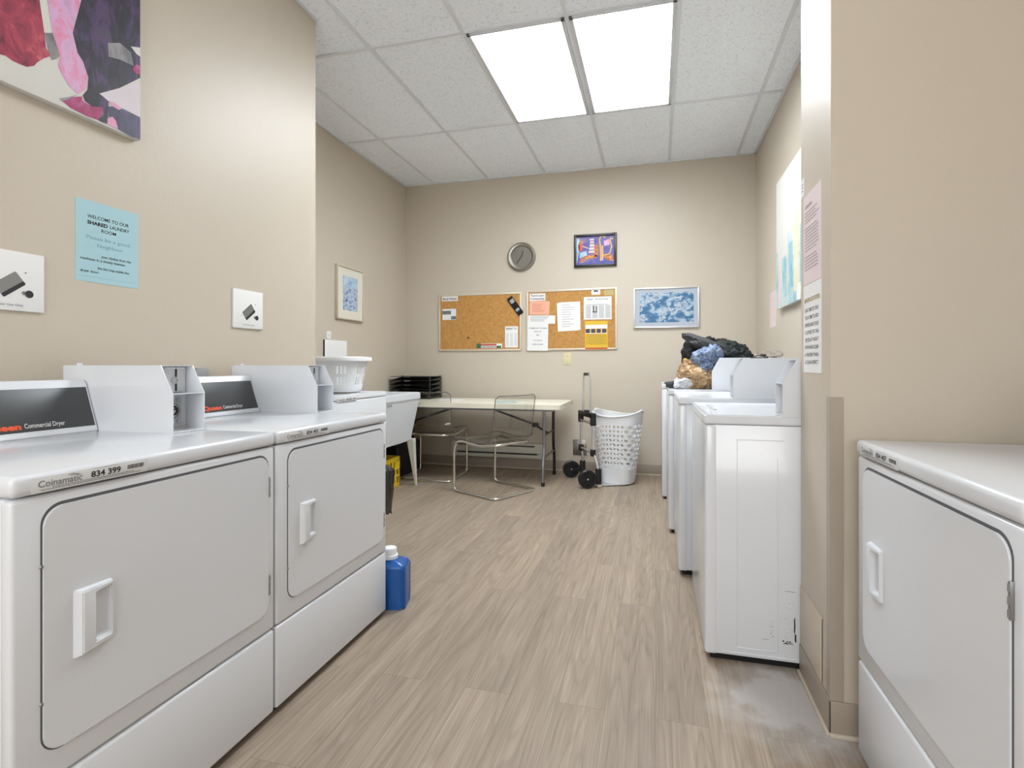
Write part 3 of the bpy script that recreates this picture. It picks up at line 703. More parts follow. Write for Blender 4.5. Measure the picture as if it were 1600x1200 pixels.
# ------------------------------------------------------------------ clear cantilever chairs
def chair():
    t = thing('cantilever_chair', '', 'chair')   # local: faces +y, origin floor centre
    hw = .245
    # frame
    path = []
    def side(sx): return [(sx*.19, -.20, .425), (sx*.215, .0, .405), (sx*.228, .17, .430), (sx*hw, .235, .42), (sx*hw, .262, .36), (sx*hw, .262, .03), (sx*hw, .235, .012), (sx*hw, -.23, .012)]
    s1 = side(-1); s2 = side(1)[::-1]
    loop = [(0, -.215, .43)]+s1+s2
    bm = NB(); tube(bm, round_path(loop, .05, 5, closed=True), .0112, 12, closed=True); obj('frame', bm, 'chrome', t)
    # shell: profile swept across the width
    prof = [(.245, .452), (.235, .449), (.17, .444), (.08, .430), (-.02, .424), (-.12, .432), (-.185, .455), (-.222, .50), (-.238, .56), (-.250, .65), (-.262, .74), (-.272, .805), (-.280, .822)]
    P = round_path([(0, a, b_) for a, b_ in prof], .05, 3)
    n = len(P); K = 17; t_ = bmesh.new(); G = []
    for i, p in enumerate(P):
        u = i/(n-1); row = []
        wdt = .262
        if u < .10: wdt = .262-.05*(1-u/.10)**2
        if u > .9: wdt = .240-.035*((u-.9)/.1)**2
        elif u > .42: wdt = .262-.022*min(1, (u-.42)/.2)
        back = max(0, min(1, (u-.45)/.2)); seat = 1-back
        for k in range(K):
            s = -1+2*k/(K-1); x = s*wdt
            row.append(t_.verts.new((x, p.y+back*.045*s*s, p.z+seat*.016*(abs(s)**3)-seat*.006*(1-s*s))))
        G.append(row)
    for a, b_ in zip(G, G[1:]):
        for k in range(K-1): t_.faces.new((a[k], a[k+1], b_[k+1], b_[k]))
    bmesh.ops.recalc_face_normals(t_, faces=list(t_.faces))
    bmesh.ops.solidify(t_, geom=list(t_.faces), thickness=.006)
    bm = NB(); merge(bm, t_); sh = obj('seat_shell', bm, 'clear', t, smooth=50)
    # polished edge of the shell
    ed = [G_ for G_ in ()]
    return t, P
ch, P_ = chair()
# edge bead, a dark brown tube drawing the polished rim
def shell_edge(parent):
    n = len(P_); pts = []
    def at_(i, s):
        p = P_[i]; u = i/(n-1); wdt = .262
        if u < .10: wdt = .262-.05*(1-u/.10)**2
        if u > .9: wdt = .240-.035*((u-.9)/.1)**2
        elif u > .42: wdt = .262-.022*min(1, (u-.42)/.2)
        back = max(0, min(1, (u-.45)/.2)); seat = 1-back
        return (s*wdt, p.y+back*.045*s*s, p.z+seat*.016*(abs(s)**3)-seat*.006*(1-s*s))
    for i in range(n): pts.append(at_(i, -1))
    for k in range(1, 17): pts.append(at_(n-1, -1+2*k/16))
    for i in range(n-2, -1, -1): pts.append(at_(i, 1))
    for k in range(1, 16): pts.append(at_(0, 1-2*k/16))
    bm = NB(); tube(bm, pts, .0032, 6, closed=True); return bm
m_, nt_, b_0 = node_mat('polycarbonate_edge'); b_0.inputs['Base Color'].default_value = (.10, .095, .085, 1); b_0.inputs['Roughness'].default_value = .15; b_0.inputs['Specular IOR Level'].default_value = .8
M['clear_edge'] = m_
obj('shell_edge', shell_edge(ch), 'clear_edge', ch)
gc = 'clear shell chairs at the folding table'
ch['label'] = 'clear plastic shell chair on chrome cantilever frame, right one at the folding table'; ch['group'] = gc
ch.location = (-1.30, 4.335, 0); ch.rotation_euler = (0, 0, R(62))
c2 = dup_tree(ch); c2['label'] = 'clear plastic shell chair partly behind the laundry sink'
c2.location = (-2.045, 4.745, 0); c2.rotation_euler = (0, 0, R(3))

# ------------------------------------------------------------------ baseboard heater
ht = thing('baseboard_heater', 'cream electric baseboard heater low on the back wall', 'heater', (-1.59, YB-.0065, 0), 0)
bm = NB(); prism(bm, [(0, .115), (-.055, .115), (-.062, .125), (-.062, .150), (-.045, .162), (-.062, .172), (-.062, .225), (-.045, .238), (-.03, .262), (0, .262)], 'x', -.49, .49)
hb = obj('heater_body', bm, 'heater', ht)
bm = NB(); box(bm, -.43, .43, -.060, -.050, .154, .166); box(bm, -.43, .40, -.053, -.040, .228, .243); obj('heater_grille', bm, 'dark', ht)
for sx in (-1, 1):
    bm = NB(); box(bm, sx*.475-.018, sx*.475+.018, -.066, 0, .112, .265, r=.003); obj('end_cap', bm, 'heater', ht)

# ------------------------------------------------------------------ luggage cart + hamper
ax = Vector((.44, -.898, 0)); cc = Vector((-.605, 4.875, 0))
ang = math.atan2(ax.y, ax.x)                     # local +x = axle direction (toward camera), local +y = plate direction
ct = thing('folding_cart', 'folding luggage cart with black wheels and telescopic handle beside the hamper', 'cart', tuple(cc), ang)
bm = NB(); tube(bm, round_path([(-.10, 0, .60), (-.10, 0, .985), (.10, 0, .985), (.10, 0, .60)], .05), .0085, 10); obj('handle_tube', bm, 'alu', ct)
bm = NB(); tube(bm, [(-.055, 0, .985), (.055, 0, .985)], .014, 12); obj('hand_grip', bm, 'black', ct)
for sx in (-1, 1):
    bm = NB(); tube(bm, round_path([(sx*.165, 0, .63), (sx*.165, 0, .30), (sx*.20, .03, .20), (sx*.215, .03, .08)], .08), .0115, 10); obj('side_tube', bm, 'alu', ct)
bm = NB(); box(bm, -.19, .19, -.022, .022, .60, .645, r=.006)
box(bm, -.19, -.145, -.022, .022, .535, .61, r=.005); box(bm, .145, .19, -.022, .022, .535, .61, r=.005); box(bm, -.03, .03, -.02, .02, .64, .66, r=.004)
obj('locking_bridge', bm, 'black', ct)
bm = NB(); tube(bm, [(-.16, -.01, .555), (.16, -.01, .555)], .010, 10); tube(bm, [(-.165, 0, .295), (.165, 0, .295)], .010, 10); obj('crossbar', bm, 'alu', ct)
bm = NB()
for sx in (-1, 1): box(bm, sx*.165-.02, sx*.165+.02, -.02, .02, .265, .325, r=.005)
obj('joint', bm, 'black', ct)
for sx in (-1, 1):
    bm = NB(); box(bm, sx*.215-.022, sx*.215+.022, .01, .055, .03, .165, r=.006)
    prism(bm, [(.02, .06), (.02, .12), (-.06, .095), (-.06, .070)], 'x', sx*.215-.012, sx*.215+.012); obj('wheel_arm', bm, 'black', ct)
    L = Matrix.Translation((sx*.232, -.075, .082)) @ Matrix.Rotation(R(90), 4, 'Y')
    bm = NB(); lathe(bm, [(.058, -.016), (.074, -.016), (.081, -.010), (.081, .010), (.074, .016), (.058, .016), (.058, -.016)], 36, mtx=L)
    lathe(bm, [(0, -.014), (.016, -.014), (.016, .014), (0, .014)], 20, mtx=L)
    for q in range(5):
        a = 2*PI*q/5; bx = Matrix.Rotation(a, 4, 'Z'); box(bm, .012, .060, -.007, .007, -.008, .008, r=.002, mtx=L @ bx)
    lathe(bm, [(.0, -.004), (.059, -.004), (.059, .004), (0, .004)], 24, mtx=L)
    wh = obj('wheel', bm, 'black', ct)
    bm = NB(); lathe(bm, [(0, -.017), (.006, -.017), (.007, .017), (0, .017)], 12, mtx=L); obj('axle_cap', bm, 'alu', wh)
bm = NB(); box(bm, -.19, .19, .045, .30, .006, .011, r=.002); box(bm, -.23, .23, .02, .06, .004, .045, r=.004)
obj('toe_plate', bm, 'alu', ct)

hp = thing('laundry_hamper', 'tall white perforated plastic laundry hamper standing by the luggage cart', 'laundry hamper', (-.33, 4.945, .0125), R(-20))
def hamper():
    bm = NB(); t_ = bmesh.new(); H = .62
    def surf(u, v):   # u angle 0..1, v 0..1 height
        a = 2*PI*u; c, s = math.cos(a), math.sin(a)
        e = 3.2; r = (abs(c)**e+abs(s)**e)**(-1/e)
        k = .132+.068*v**.9
        z = v*H
        z += (.022*math.cos(2*a)*max(0, (v-.9)/.1))
        return Vector((k*r*c*1.05, k*r*s*.92, z))
    NU, NV = 17, 10; v0, v1 = .20, .86
    cache = {}
    def V(u, v):
        key = (round(u % 1, 5), round(v, 5))
        if key not in cache: cache[key] = t_.verts.new(surf(u, v))
        return cache[key]
    for j in range(NV):
        for i in range(NU):
            off = .5 if j % 2 else 0
            u0 = (i+off)/NU; u1 = (i+off+1)/NU; um = (u0+u1)/2; a = v0+(v1-v0)*j/NV; b_ = v0+(v1-v0)*(j+1)/NV; mv = (a+b_)/2
            out = [V(u0, a), V(um, a), V(u1, a), V(u1, mv), V(u1, b_), V(um, b_), V(u0, b_), V(u0, mv)]
            hu, hv = (u1-u0)*.40, (b_-a)*.38
            inn = [t_.verts.new(surf(um+hu*dx, mv+hv*dz)) for dx, dz in ((-.7, -.8), (0, -1), (.7, -.8), (1.1, 0), (.7, .8), (0, 1), (-.7, .8), (-1.1, 0))]
            for q in range(8): t_.faces.new((out[q], out[(q+1) % 8], inn[(q+1) % 8], inn[q]))
    for (a, b_) in ((0, .02), (.02, .12), (.12, v0), (v1, .94), (.94, 1.0)):
        for i in range(NU*2):
            u0, u1 = i/(2*NU), (i+1)/(2*NU)
            t_.faces.new((V(u0, a), V(u1, a), V(u1, b_), V(u0, b_)))
    t_.faces.new([V(i/(2*NU), 0) for i in range(2*NU)])
    bmesh.ops.recalc_face_normals(t_, faces=list(t_.faces)); bmesh.ops.solidify(t_, geom=list(t_.faces), thickness=.004)
    merge(bm, t_)
    return bm, surf
hb_, sf = hamper(); obj('basket_body', hb_, 'plastic', hp, smooth=40)
bm = NB(); tube(bm, [sf(i/48, 1.0) for i in range(48)], .007, 8, closed=True); obj('rim', bm, 'plastic', hp)
for u_ in (.0, .5):
    pts = [sf(u_+d, 1.0)+Vector(((.014 if u_ == 0 else -.014)*(1-abs(d)/.05), 0, .012*(1-abs(d)/.05))) for d in (-.05, -.03, 0, .03, .05)]
    bm = NB(); tube(bm, round_path(pts, .01, 3), .008, 8); obj('carry_handle', bm, 'plastic', hp)

# ------------------------------------------------------------------ laundry basket on the left washer
lb = thing('laundry_basket', 'white plastic laundry basket sitting on the washer in the left alcove', 'laundry basket', (-2.225, 3.45, .8745), R(15))
def basket():
    t_ = bmesh.new(); H = .245
    def surf(u, v):
        a = 2*PI*u; c, s = math.cos(a), math.sin(a); e = 3.0; r = (abs(c)**e+abs(s)**e)**(-1/e); k = 1-.26*(1-v)
        if v < .04: k -= .03*(1-v/.04)
        return Vector((.185*k*r*c, .205*k*r*s, v*H))
    cache = {}
    def V(u, v):
        key = (round(u % 1, 5), round(v, 5))
        if key not in cache: cache[key] = t_.verts.new(surf(u, v))
        return cache[key]
    N = 128; slots = set()
    for base_ in (4, 20, 36, 52, 68, 84, 100, 116):
        for q in range(3): slots.add((base_+q*3) % N)
    vs = [0, .02, .04, .12, .22, .44, .54, .76, .9, 1.0]
    for i in range(N):
        for j in range(len(vs)-1):
            if i in slots and j in (4, 6): continue
            t_.faces.new((V(i/N, vs[j]), V((i+1)/N, vs[j]), V((i+1)/N, vs[j+1]), V(i/N, vs[j+1])))
    t_.faces.new([V(i/N, 0) for i in range(N)])
    bmesh.ops.recalc_face_normals(t_, faces=list(t_.faces)); bmesh.ops.solidify(t_, geom=list(t_.faces), thickness=.003)
    bm = NB(); merge(bm, t_); return bm, surf
b1, bs = basket(); obj('basket_body', b1, 'plastic', lb, smooth=40)
bm = NB(); t_ = bmesh.new(); N = 64
ringp = []
for (k, dz) in ((1.0, 0), (1.10, .002), (1.13, -.006), (1.13, -.028), (1.115, -.028), (1.11, -.008), (1.0, -.008)):
    ringp.append([t_.verts.new((bs(i/N, 1).x*k, bs(i/N, 1).y*k, .245+.006+dz)) for i in range(N)])
for a, b_ in zip(ringp, ringp[1:]+ringp[:1]):
    for i in range(N): t_.faces.new((a[i], a[(i+1) % N], b_[(i+1) % N], b_[i]))
merge(bm, t_); obj('rim', bm, 'plastic', lb)

# ------------------------------------------------------------------ crate, black box, bin, jug
cr = thing('plastic_crate', 'yellow plastic crate on the floor under the laundry sink', 'crate', (-2.355, 4.175, 0), 0)
bm = NB(); s = .16; h = .262
def lattice(bm, mtx):
    for z0, z1 in ((0, .03), (.085, .10), (.15, .165), (.225, h)): box(bm, -s, s, -.006, .006, z0, z1, r=.001, mtx=mtx)
    for x in (-s+.012, -.085, -.03, .03, .085, s-.012): box(bm, x-.011, x+.011, -.005, .005, 0, h, r=.001, mtx=mtx)
    box(bm, -s, -.07, -.004, .004, .165, .225, mtx=mtx); box(bm, .07, s, -.004, .004, .165, .225, mtx=mtx); box(bm, -.03, .03, -.004, .004, .1, .15, mtx=mtx)
for q in range(4): lattice(bm, Matrix.Rotation(q*PI/2, 4, 'Z') @ Matrix.Translation((0, -s+.006, 0)))
obj('crate_wall', bm, 'yellow', cr)
bm = NB(); box(bm, -s+.01, s-.01, -s+.01, s-.01, .002, .010)
for q in range(8): box(bm, -s+.02+q*.038, -s+.035+q*.038, -s+.01, s-.01, .01, .014)
obj('crate_floor', bm, 'yellow', cr)
bb = thing('storage_tote', 'black storage tote on the floor behind the yellow crate', 'tote', (-2.47, 4.86, 0), 0)
bm = NB(); t_ = bmesh.new(); prism(bm, rrect(-.15, .12, -.26, .26, .03), 'z', 0, .28, r=.008); obj('tote_body', bm, 'black', bb)
bm = NB(); prism(bm, rrect(-.16, .13, -.27, .27, .03), 'z', .28, .305, r=.006); obj('tote_lid', bm, 'black', bb)

bn = thing('waste_bin', 'pale green waste bin lined with a black bag, behind the dryer row', 'bin', (-1.592, 2.66, 0), 0)
bm = NB(); lathe(bm, [(0, .003), (.115, .0), (.12, .005), (.155, .46), (.160, .465), (.160, .475), (.150, .475), (.147, .46), (.112, .012), (0, .012)], 40); obj('bin_body', bm, 'bin', bn)
t_ = bmesh.new(); rows = []
seg = 72
prof = [(.13, .30), (.146, .44), (.150, .482), (.160, .490), (.172, .478), (.172, .43), (.170, .37), (.166, .31), (.163, .27), (.162, .245)]
for j, (r_, z_) in enumerate(prof):
    row = []
    for k in range(seg):
        a = 2*PI*k/seg; nz = noise.noise(Vector((math.cos(a)*4, math.sin(a)*4, z_*14)))+.5*noise.noise(Vector((math.cos(a)*11, math.sin(a)*11, z_*30)))
        amp = .022 if j > 2 else .003
        dz = (.03*noise.noise(Vector((math.cos(a)*3, math.sin(a)*3, 9))) if j == len(prof)-1 else 0)
        rr = max(r_+abs(nz)*amp*1.3, r_); row.append(t_.verts.new((rr*math.cos(a), rr*math.sin(a), z_+dz+nz*.004)))
    rows.append(row)
for a_, b_ in zip(rows, rows[1:]):
    for k in range(seg): t_.faces.new((a_[k], a_[(k+1) % seg], b_[(k+1) % seg], b_[k]))
bm = NB(); merge(bm, t_); obj('bin_liner', bm, 'bag', bn, smooth=60)

jg = thing('detergent_jug', 'blue plastic detergent jug with white cap on the floor beside the dryer', 'jug', (-1.150, 2.172, 0), R(14)); jg.scale = (.94, .94, .925)
bm = NB(); prism(bm, rrect(-.086, .086, -.072, .072, .022, 5), 'z', 0, .192, r=.010, seg=3)
t_ = bmesh.new(); pts0 = rrect(-.084, .084, -.070, .070, .022, 5); n = len(pts0)
rws = []
for (k, z) in ((1, .180), (.985, .192), (.90, .203), (.62, .214), (.36, .222), (.34, .232)):
    rws.append([t_.verts.new((p[0]*k, p[1]*(k if k > .6 else k*1.15), z)) for p in pts0])
for a_, b_ in zip(rws, rws[1:]):
    for k in range(n): t_.faces.new((a_[k], a_[(k+1) % n], b_[(k+1) % n], b_[k]))
t_.faces.new(rws[-1]); merge(bm, t_); obj('jug_body', bm, 'jug', jg, smooth=50)
bm = NB(); lathe(bm, [(0, .222), (.038, .222), (.038, .238), (.032, .240), (.031, .268), (.028, .272), (0, .272)], 36)
for q in range(24):
    a = 2*PI*q/24; box(bm, .030, .0325, -.0015, .0015, .242, .267, mtx=Matrix.Rotation(a, 4, 'Z'))
obj('cap', bm, 'cap', jg)

# ------------------------------------------------------------------ wall things: local x right, z up, -y into the room
def wthing(name, label, cat, X, Y, z, rz, group=None): return thing(name, label, cat, (X, Y, z), rz, group)
def frame_bm(w, h, fw, depth, y0=0):
    bm = NB()
    for (x0, x1, z0, z1) in ((-w/2, -w/2+fw, -h/2, h/2), (w/2-fw, w/2, -h/2, h/2), (-w/2+fw*.5, w/2-fw*.5, -h/2, -h/2+fw), (-w/2+fw*.5, w/2-fw*.5, h/2-fw, h/2)):
        box(bm, x0, x1, -depth, y0, z0, z1, r=min(fw*.2, .003))
    return bm
# clock
ck = wthing('wall_clock', 'round brushed steel wall clock on the back wall', 'clock', -1.336, YB, 2.185, 0)
RX = Matrix.Rotation(R(90), 4, 'X')
bm = NB(); lathe(bm, [(.148, 0), (.150, .012), (.144, .030), (.132, .038), (.112, .034), (.108, .020), (.108, .016)], 56, mtx=RX); obj('clock_rim', bm, 'steel', ck)
bm = NB(); lathe(bm, [(0, .014), (.109, .014), (.109, .010), (0, .010)], 48, mtx=RX); obj('clock_face', bm, 'steel', ck)
bm = NB()
for h_ in range(12):
    a = R(30*h_); box(bm, -.002, .002, -.0155, -.014, .088, .100, mtx=Matrix.Rotation(a, 4, 'Y'))
obj('hour_marks', bm, 'bracket', ck)
bm = NB(); box(bm, -.0035, .0035, -.018, -.016, -.006, .062, r=.0005, mtx=Matrix.Rotation(R(15), 4, 'Y')); obj('hour_hand', bm, 'ink', ck)
bm = NB(); box(bm, -.003, .003, -.020, -.0185, -.010, .082, r=.0005, mtx=Matrix.Rotation(R(217), 4, 'Y')); obj('minute_hand', bm, 'ink', ck)
# ship picture
sp = wthing('framed_picture', 'small black framed colourful sailing ship picture above the right corkboard', 'picture', -.580, YB, 2.209, 0)
obj('frame', frame_bm(.420, .326, .024, .028), 'frame_black', sp)
bm = NB(); box(bm, -.192, .192, -.014, 0, -.145, .145); pr_ = obj('print', bm, 'art_purple', sp)
bm = NB(); y = -.0146; px = lambda x: (x-720)/1060*.42; pz = lambda z: -(z-595)/800*.326
def poly(bm, pts, mi, yy=y):
    f = bm.faces.new([bm.verts.new((px(a), yy, pz(b_))) for a, b_ in pts]); f.material_index = mi
def stroke(bm, pts, w, mi, yy=y):
    P = [Vector((px(a), 0, pz(b_))) for a, b_ in pts]; P = round_path(P, .02, 4)
    for i in range(len(P)-1):
        d = (P[i+1]-P[i]); 
        if d.length < 1e-6: continue
        n_ = Vector((-d.z, 0, d.x)).normalized()*w/2; q = [P[i]+n_, P[i+1]+n_, P[i+1]-n_, P[i]-n_]
        f = bm.faces.new([bm.verts.new((v.x, yy-i*1e-5, v.z)) for v in q]); f.material_index = mi
poly(bm, [(240, 270), (330, 300), (330, 560), (240, 975)], 5)
poly(bm, [(330, 640), (500, 600), (520, 700), (330, 780)], 5)
poly(bm, [(560, 700), (780, 720), (760, 780), (450, 800), (380, 880), (330, 830), (420, 740)], 0)
poly(bm, [(940, 720), (1150, 720), (1180, 880), (1040, 850), (930, 760)], 0)
poly(bm, [(700, 470), (800, 460), (800, 750), (700, 740)], 0)
poly(bm, [(290, 440), (400, 430), (400, 580), (310, 590)], 3); poly(bm, [(300, 430), (350, 330), (410, 350), (400, 440)], 0)
for k, (a, b_, c, d) in enumerate(((580, 690, 310, 350), (590, 690, 370, 420), (580, 700, 440, 500), (570, 700, 520, 580), (555, 700, 600, 650))):
    poly(bm, [(a, c), (b_, c), (b_, d), (a, d)], 2)
poly(bm, [(930, 380), (1060, 330), (1080, 480), (940, 500)], 4)
stroke(bm, [(860, 860), (850, 500), (820, 330), (880, 240), (950, 260), (950, 310)], .014, 1, y-.0004)
stroke(bm, [(920, 720), (1080, 700), (1130, 500), (1080, 360), (1120, 300), (1160, 350)], .012, 1, y-.0004)
stroke(bm, [(900, 850), (900, 480)], .016, 1, y-.0004); stroke(bm, [(330, 870), (420, 880), (480, 800), (640, 740)], .006, 1, y-.0004)
stroke(bm, [(400, 480), (560, 540)], .008, 2, y-.0002)
obj('ship_artwork', bm, ['art_or', 'art_gold', 'art_cream', 'orange', 'art_pink', 'art_sky'], pr_)
# blue abstract
bp_ = wthing('framed_picture', 'wide blue and white framed print right of the corkboards', 'picture', .096, YB, 1.620, 0)
obj('frame', frame_bm(.606, .388, .012, .026), 'alu', bp_)
bm = NB(); box(bm, -.295, .295, -.016, 0, -.186, .186); obj('mat_board', bm, 'matblue', bp_)
bm = NB(); box(bm, -.246, .252, -.0175, -.015, -.140, .146); obj('print', bm, 'art_blue', bp_)
# left alcove picture
pc = wthing('framed_picture', 'upright framed blue street scene on the left alcove wall', 'picture', XL, 4.240, 1.703, LW)
obj('frame', frame_bm(.430, .468, .012, .030), 'frame_beige', pc)
bm = NB(); box(bm, -.207, .207, -.016, 0, -.226, .226); obj('mat_board', bm, 'matboard', pc)
bm = NB(); box(bm, -.112, .118, -.0185, -.015, -.150, .150, mi=0); box(bm, -.112, .118, -.019, -.0185, .06, .150, mi=1); obj('print', bm, ['art_street', 'art_sky'], pc)
# blank panel + tag above sink
pb = wthing('blank_panel', 'blank white panel with one black edge on the left alcove wall', 'panel', XL, 4.03, 1.135, LW)
bm = NB(); box(bm, -.165, .165, -.012, 0, -.145, .145, r=.002); obj('board', bm, 'paper', pb)
bm = NB(); box(bm, -.169, -.165, -.013, 0, -.145, .145); obj('edge_strip', bm, 'black', pb)
lg = wthing('light_switch', 'small white switch plate above the blank panel', 'switch', XL, 3.935, 1.320, LW)
bm = NB(); box(bm, -.030, .030, -.006, 0, -.032, .032, r=.002); obj('plate', bm, 'paper', lg)
bm = NB(); box(bm, -.008, .008, -.010, -.006, -.012, .012, r=.001); obj('toggle', bm, 'label', lg)
# outlet
ol = wthing('outlet', 'ivory outlet plate below the right corkboard', 'outlet', -.862, YB, 1.132, 0)
bm = NB(); box(bm, -.037, .037, -.006, 0, -.060, .060, r=.002); op = obj('plate', bm, 'ivory', ol)
for z in (-.022, .022):
    bm = NB(); prism(bm, rrect(-.014, .014, z-.013, z+.013, .008), 'y', -.009, -.005); bx_ = obj('socket', bm, 'ivory', ol)
    bm = NB(); box(bm, -.006, -.004, -.0095, -.009, z-.004, z+.006); box(bm, .004, .006, -.0095, -.009, z-.004, z+.006); obj('slots', bm, 'dark', bx_)
vp = wthing('vent_plate', 'grey metal cover plate low on the back wall behind the cart', 'vent cover', -.735, YB, .243, 0)
bm = NB(); box(bm, -.068, .068, -.010, 0, -.080, .080, r=.003); obj('plate', bm, 'steel', vp)
bm = NB()
for z in (-.068, .068): lathe(bm, [(0, .002), (.004, 0)], 10, mtx=Matrix.Translation((0, -.010, z)) @ RX)
obj('screws', bm, 'bracket', vp)
bx2 = wthing('pipe_fitting', 'small grey fitting on the left wall between the two coin boxes', 'fitting', XN, 1.835, 1.035, LW)
bm = NB(); prism(bm, rrect(-.032, .032, -.035, .020, .008), 'y', -.03, 0, r=.003); obj('cover', bm, 'greymetal', bx2)

# ------------------------------------------------------------------ corkboards
def corkboard(cx, cz, w, h, label, tilt=0):
    t = wthing('corkboard', label, 'corkboard', cx, YB, cz, 0, 'corkboards'); 
    obj('frame', frame_bm(w, h, .018, .016), 'frame_beige', t)
    bm = NB(); box(bm, -w/2+.01, w/2-.01, -.009, 0, -h/2+.01, h/2-.01); obj('cork_panel', bm, 'cork', t)
    t.rotation_euler = (0, tilt, 0); return t
corkboard(-1.796, 1.520, .915, .604, 'nearly empty left corkboard below the wall clock')
corkboard(-.824, 1.526, .915, .612, 'right corkboard crowded with notices, below the ship picture', R(-.35))
FY = YB-.0095
def notice(name, label, cat, x0, x1, z1, z0, m='paper', rot=0, lines=None, head=None, group=None, y=FY, draw=None, mats=('ink2', 'ink'), hm=1, hsize=.02, t=.0012):
    cx, cz = (x0+x1)/2, (z0+z1)/2; w, h = x1-x0, z1-z0
    o = wthing(name, label, cat, cx, y, cz, 0, group); o.rotation_euler = (0, R(rot), 0)
    bm = NB(); box(bm, -w/2, w/2, -t, 0, -h/2, h/2); sh = obj('sheet', bm, m, o)
    bm = NB(); T_ = Matrix.Translation((0, -t-.0004, 0))
    if head: text_bm(bm, head, 0, h/2-hsize*1.15, hsize, 'CENTER', .0006, width=w*.86, mtx=T_, mi=hm)
    if lines:
        top_, n, a, b_ = lines; rnd = random.Random(hash((x0, z0)) % 1000 if False else int(abs(x0*1000)+abs(z0*100)))
        for i in range(n):
            zz = h/2-top_-(h-top_-.015)*i/n
            e = rnd.uniform(.55, 1.0)*b_*w
            bar(bm, -w/2+a*w, -w/2+a*w+e, zz-.0018, zz+.0014, 0, T_, 0)
    if draw: draw(bm, w, h, T_)
    if bm.faces: obj('printing', bm, list(mats), sh)
    else: bm.free()
    return o
notice('title_strip', 'white paper strip headed Block Watch on the left corkboard', 'notice', -2.218, -2.035, 1.806, 1.753, head='Block Watch', hsize=.036)
def ph(bm, w, h, T_):
    bar(bm, -w/2, .02, 0.0, h/2-.02, 0, T_, 0); bar(bm, .022, w/2, -h/2+.005, -.02, 0, T_, 0)
notice('photo_card', 'small card of photos pinned at the left of the left corkboard', 'card', -2.210, -2.055, 1.669, 1.552, draw=ph, mats=('photo', 'ink'))
# pinned sock
sk = wthing('pinned_sock', 'black sock with grey patches pinned slantwise on the left corkboard', 'sock', -1.402, FY, 1.683, 0); sk.rotation_euler = (0, R(36), 0)
sk.rotation_euler = (0, R(-36)+PI, 0)
bm = NB(); box(bm, -.032, .032, -.018, 0, -.105, .11, r=.014, seg=4); obj('fabric', bm, 'sock', sk)
bm = NB(); box(bm, -.026, .022, -.0195, -.012, -.078, -.030, r=.006); box(bm, -.020, .024, -.0195, -.012, .035, .068, r=.006); obj('patch', bm, 'sockgrey', sk)
def cal(bm, w, h, T_):
    for q in range(3): bar(bm, -w/2+.012+q*w*.32, -w/2+.012+q*w*.32+w*.2, -h/2+.02, h/2-.07, 0, T_, 1)
notice('notice_sheet', 'white notice with small columns, lower right of the left corkboard', 'notice', -1.512, -1.374, 1.470, 1.250, head='SHAW T.V.', hsize=.030, draw=cal, hm=0, mats=('ink', 'label'))
def ban(bm, w, h, T_):
    bar(bm, -w/2+.05, w/2-.06, .002, h/2-.004, 0, T_, 0); bar(bm, -w/2, -w/2+.05, -h/2, h/2, 0, T_, 1); bar(bm, w/2-.06, w/2-.01, -h/2, 0, 0, T_, 1)
    for q in range(11): bar(bm, -w/2+.055+q*.017, -w/2+.063+q*.017, -h/2+.002, -.003, 0, T_, 2)
notice('paper_banner', 'red and green paper banner along the bottom of the left corkboard', 'banner', -1.825, -1.545, 1.294, 1.247, draw=ban, mats=('red', 'green', 'ink'))
pn = wthing('push_pin', 'dark push pin in the left corkboard', 'push pin', -1.916, FY, 1.359, 0); bm = NB(); lathe(bm, [(0, .014), (.008, .013), (.006, .006), (.009, 0)], 14, mtx=RX); obj('pin_head', bm, 'tubedark', pn)
notice('title_strip', "white paper heading strip at the upper left of the right corkboard", 'notice', -1.250, -1.085, 1.800, 1.727, draw=lambda bm, w, h, T_: (text_bm(bm, "Terri-Lee's", 0, .006, .030, 'CENTER', .0006, width=w*.86, mtx=T_), text_bm(bm, 'Community', 0, -.026, .030, 'CENTER', .0006, width=w*.9, mtx=T_)), mats=('ink', 'ink'))
notice('salmon_notice', 'salmon pink notice at the upper left of the right corkboard', 'notice', -1.250, -1.042, 1.722, 1.584, 'paper_salmon', 2, (.03, 6, .12, .75), mats=('red', 'ink'), y=FY-.0015)
notice('price_list', 'long white typed list hanging off the lower left of the right corkboard', 'notice', -1.270, -1.055, 1.520, 1.216, 'paper', 1.2, y=FY-.0085,
       draw=lambda bm, w, h, T_: [text_bm(bm, s_, 0, z_, .020, 'CENTER', .0003, mtx=T_) for s_, z_ in (('COMMUNITY BOARD', .07), ('PICK UP', .035), ('BIN', .0), ('TO LEAVE', -.055), ('HERE PLEASE', -.095))], mats=('ink2', 'ink'))
notice('notice_strip', 'narrow white notice below the salmon one on the right corkboard', 'notice', -1.262, -.982, 1.575, 1.490, 'paper', 1.5, (.012, 5, .08, .8), y=FY-.0102)
notice('typed_letter', 'white stapled typed letter in the middle of the right corkboard', 'letter', -.945, -.728, 1.704, 1.420, 'paper', -1, (.03, 10, .14, .6), y=FY-.0022)
notice('letter_page', 'back page peeking out left of the typed letter', 'letter', -.962, -.75, 1.700, 1.412, 'paper', -2.2)
notice('business_card', 'small white card with a dark mark at the top of the right corkboard', 'card', -.618, -.530, 1.818, 1.768, draw=lambda bm, w, h, T_: bar(bm, -.02, .02, .004, .018, 0, T_, 1))
notice('tan_card', 'tan patterned card at the upper right corner of the right corkboard', 'card', -.492, -.400, 1.813, 1.760, 'paper_tan')
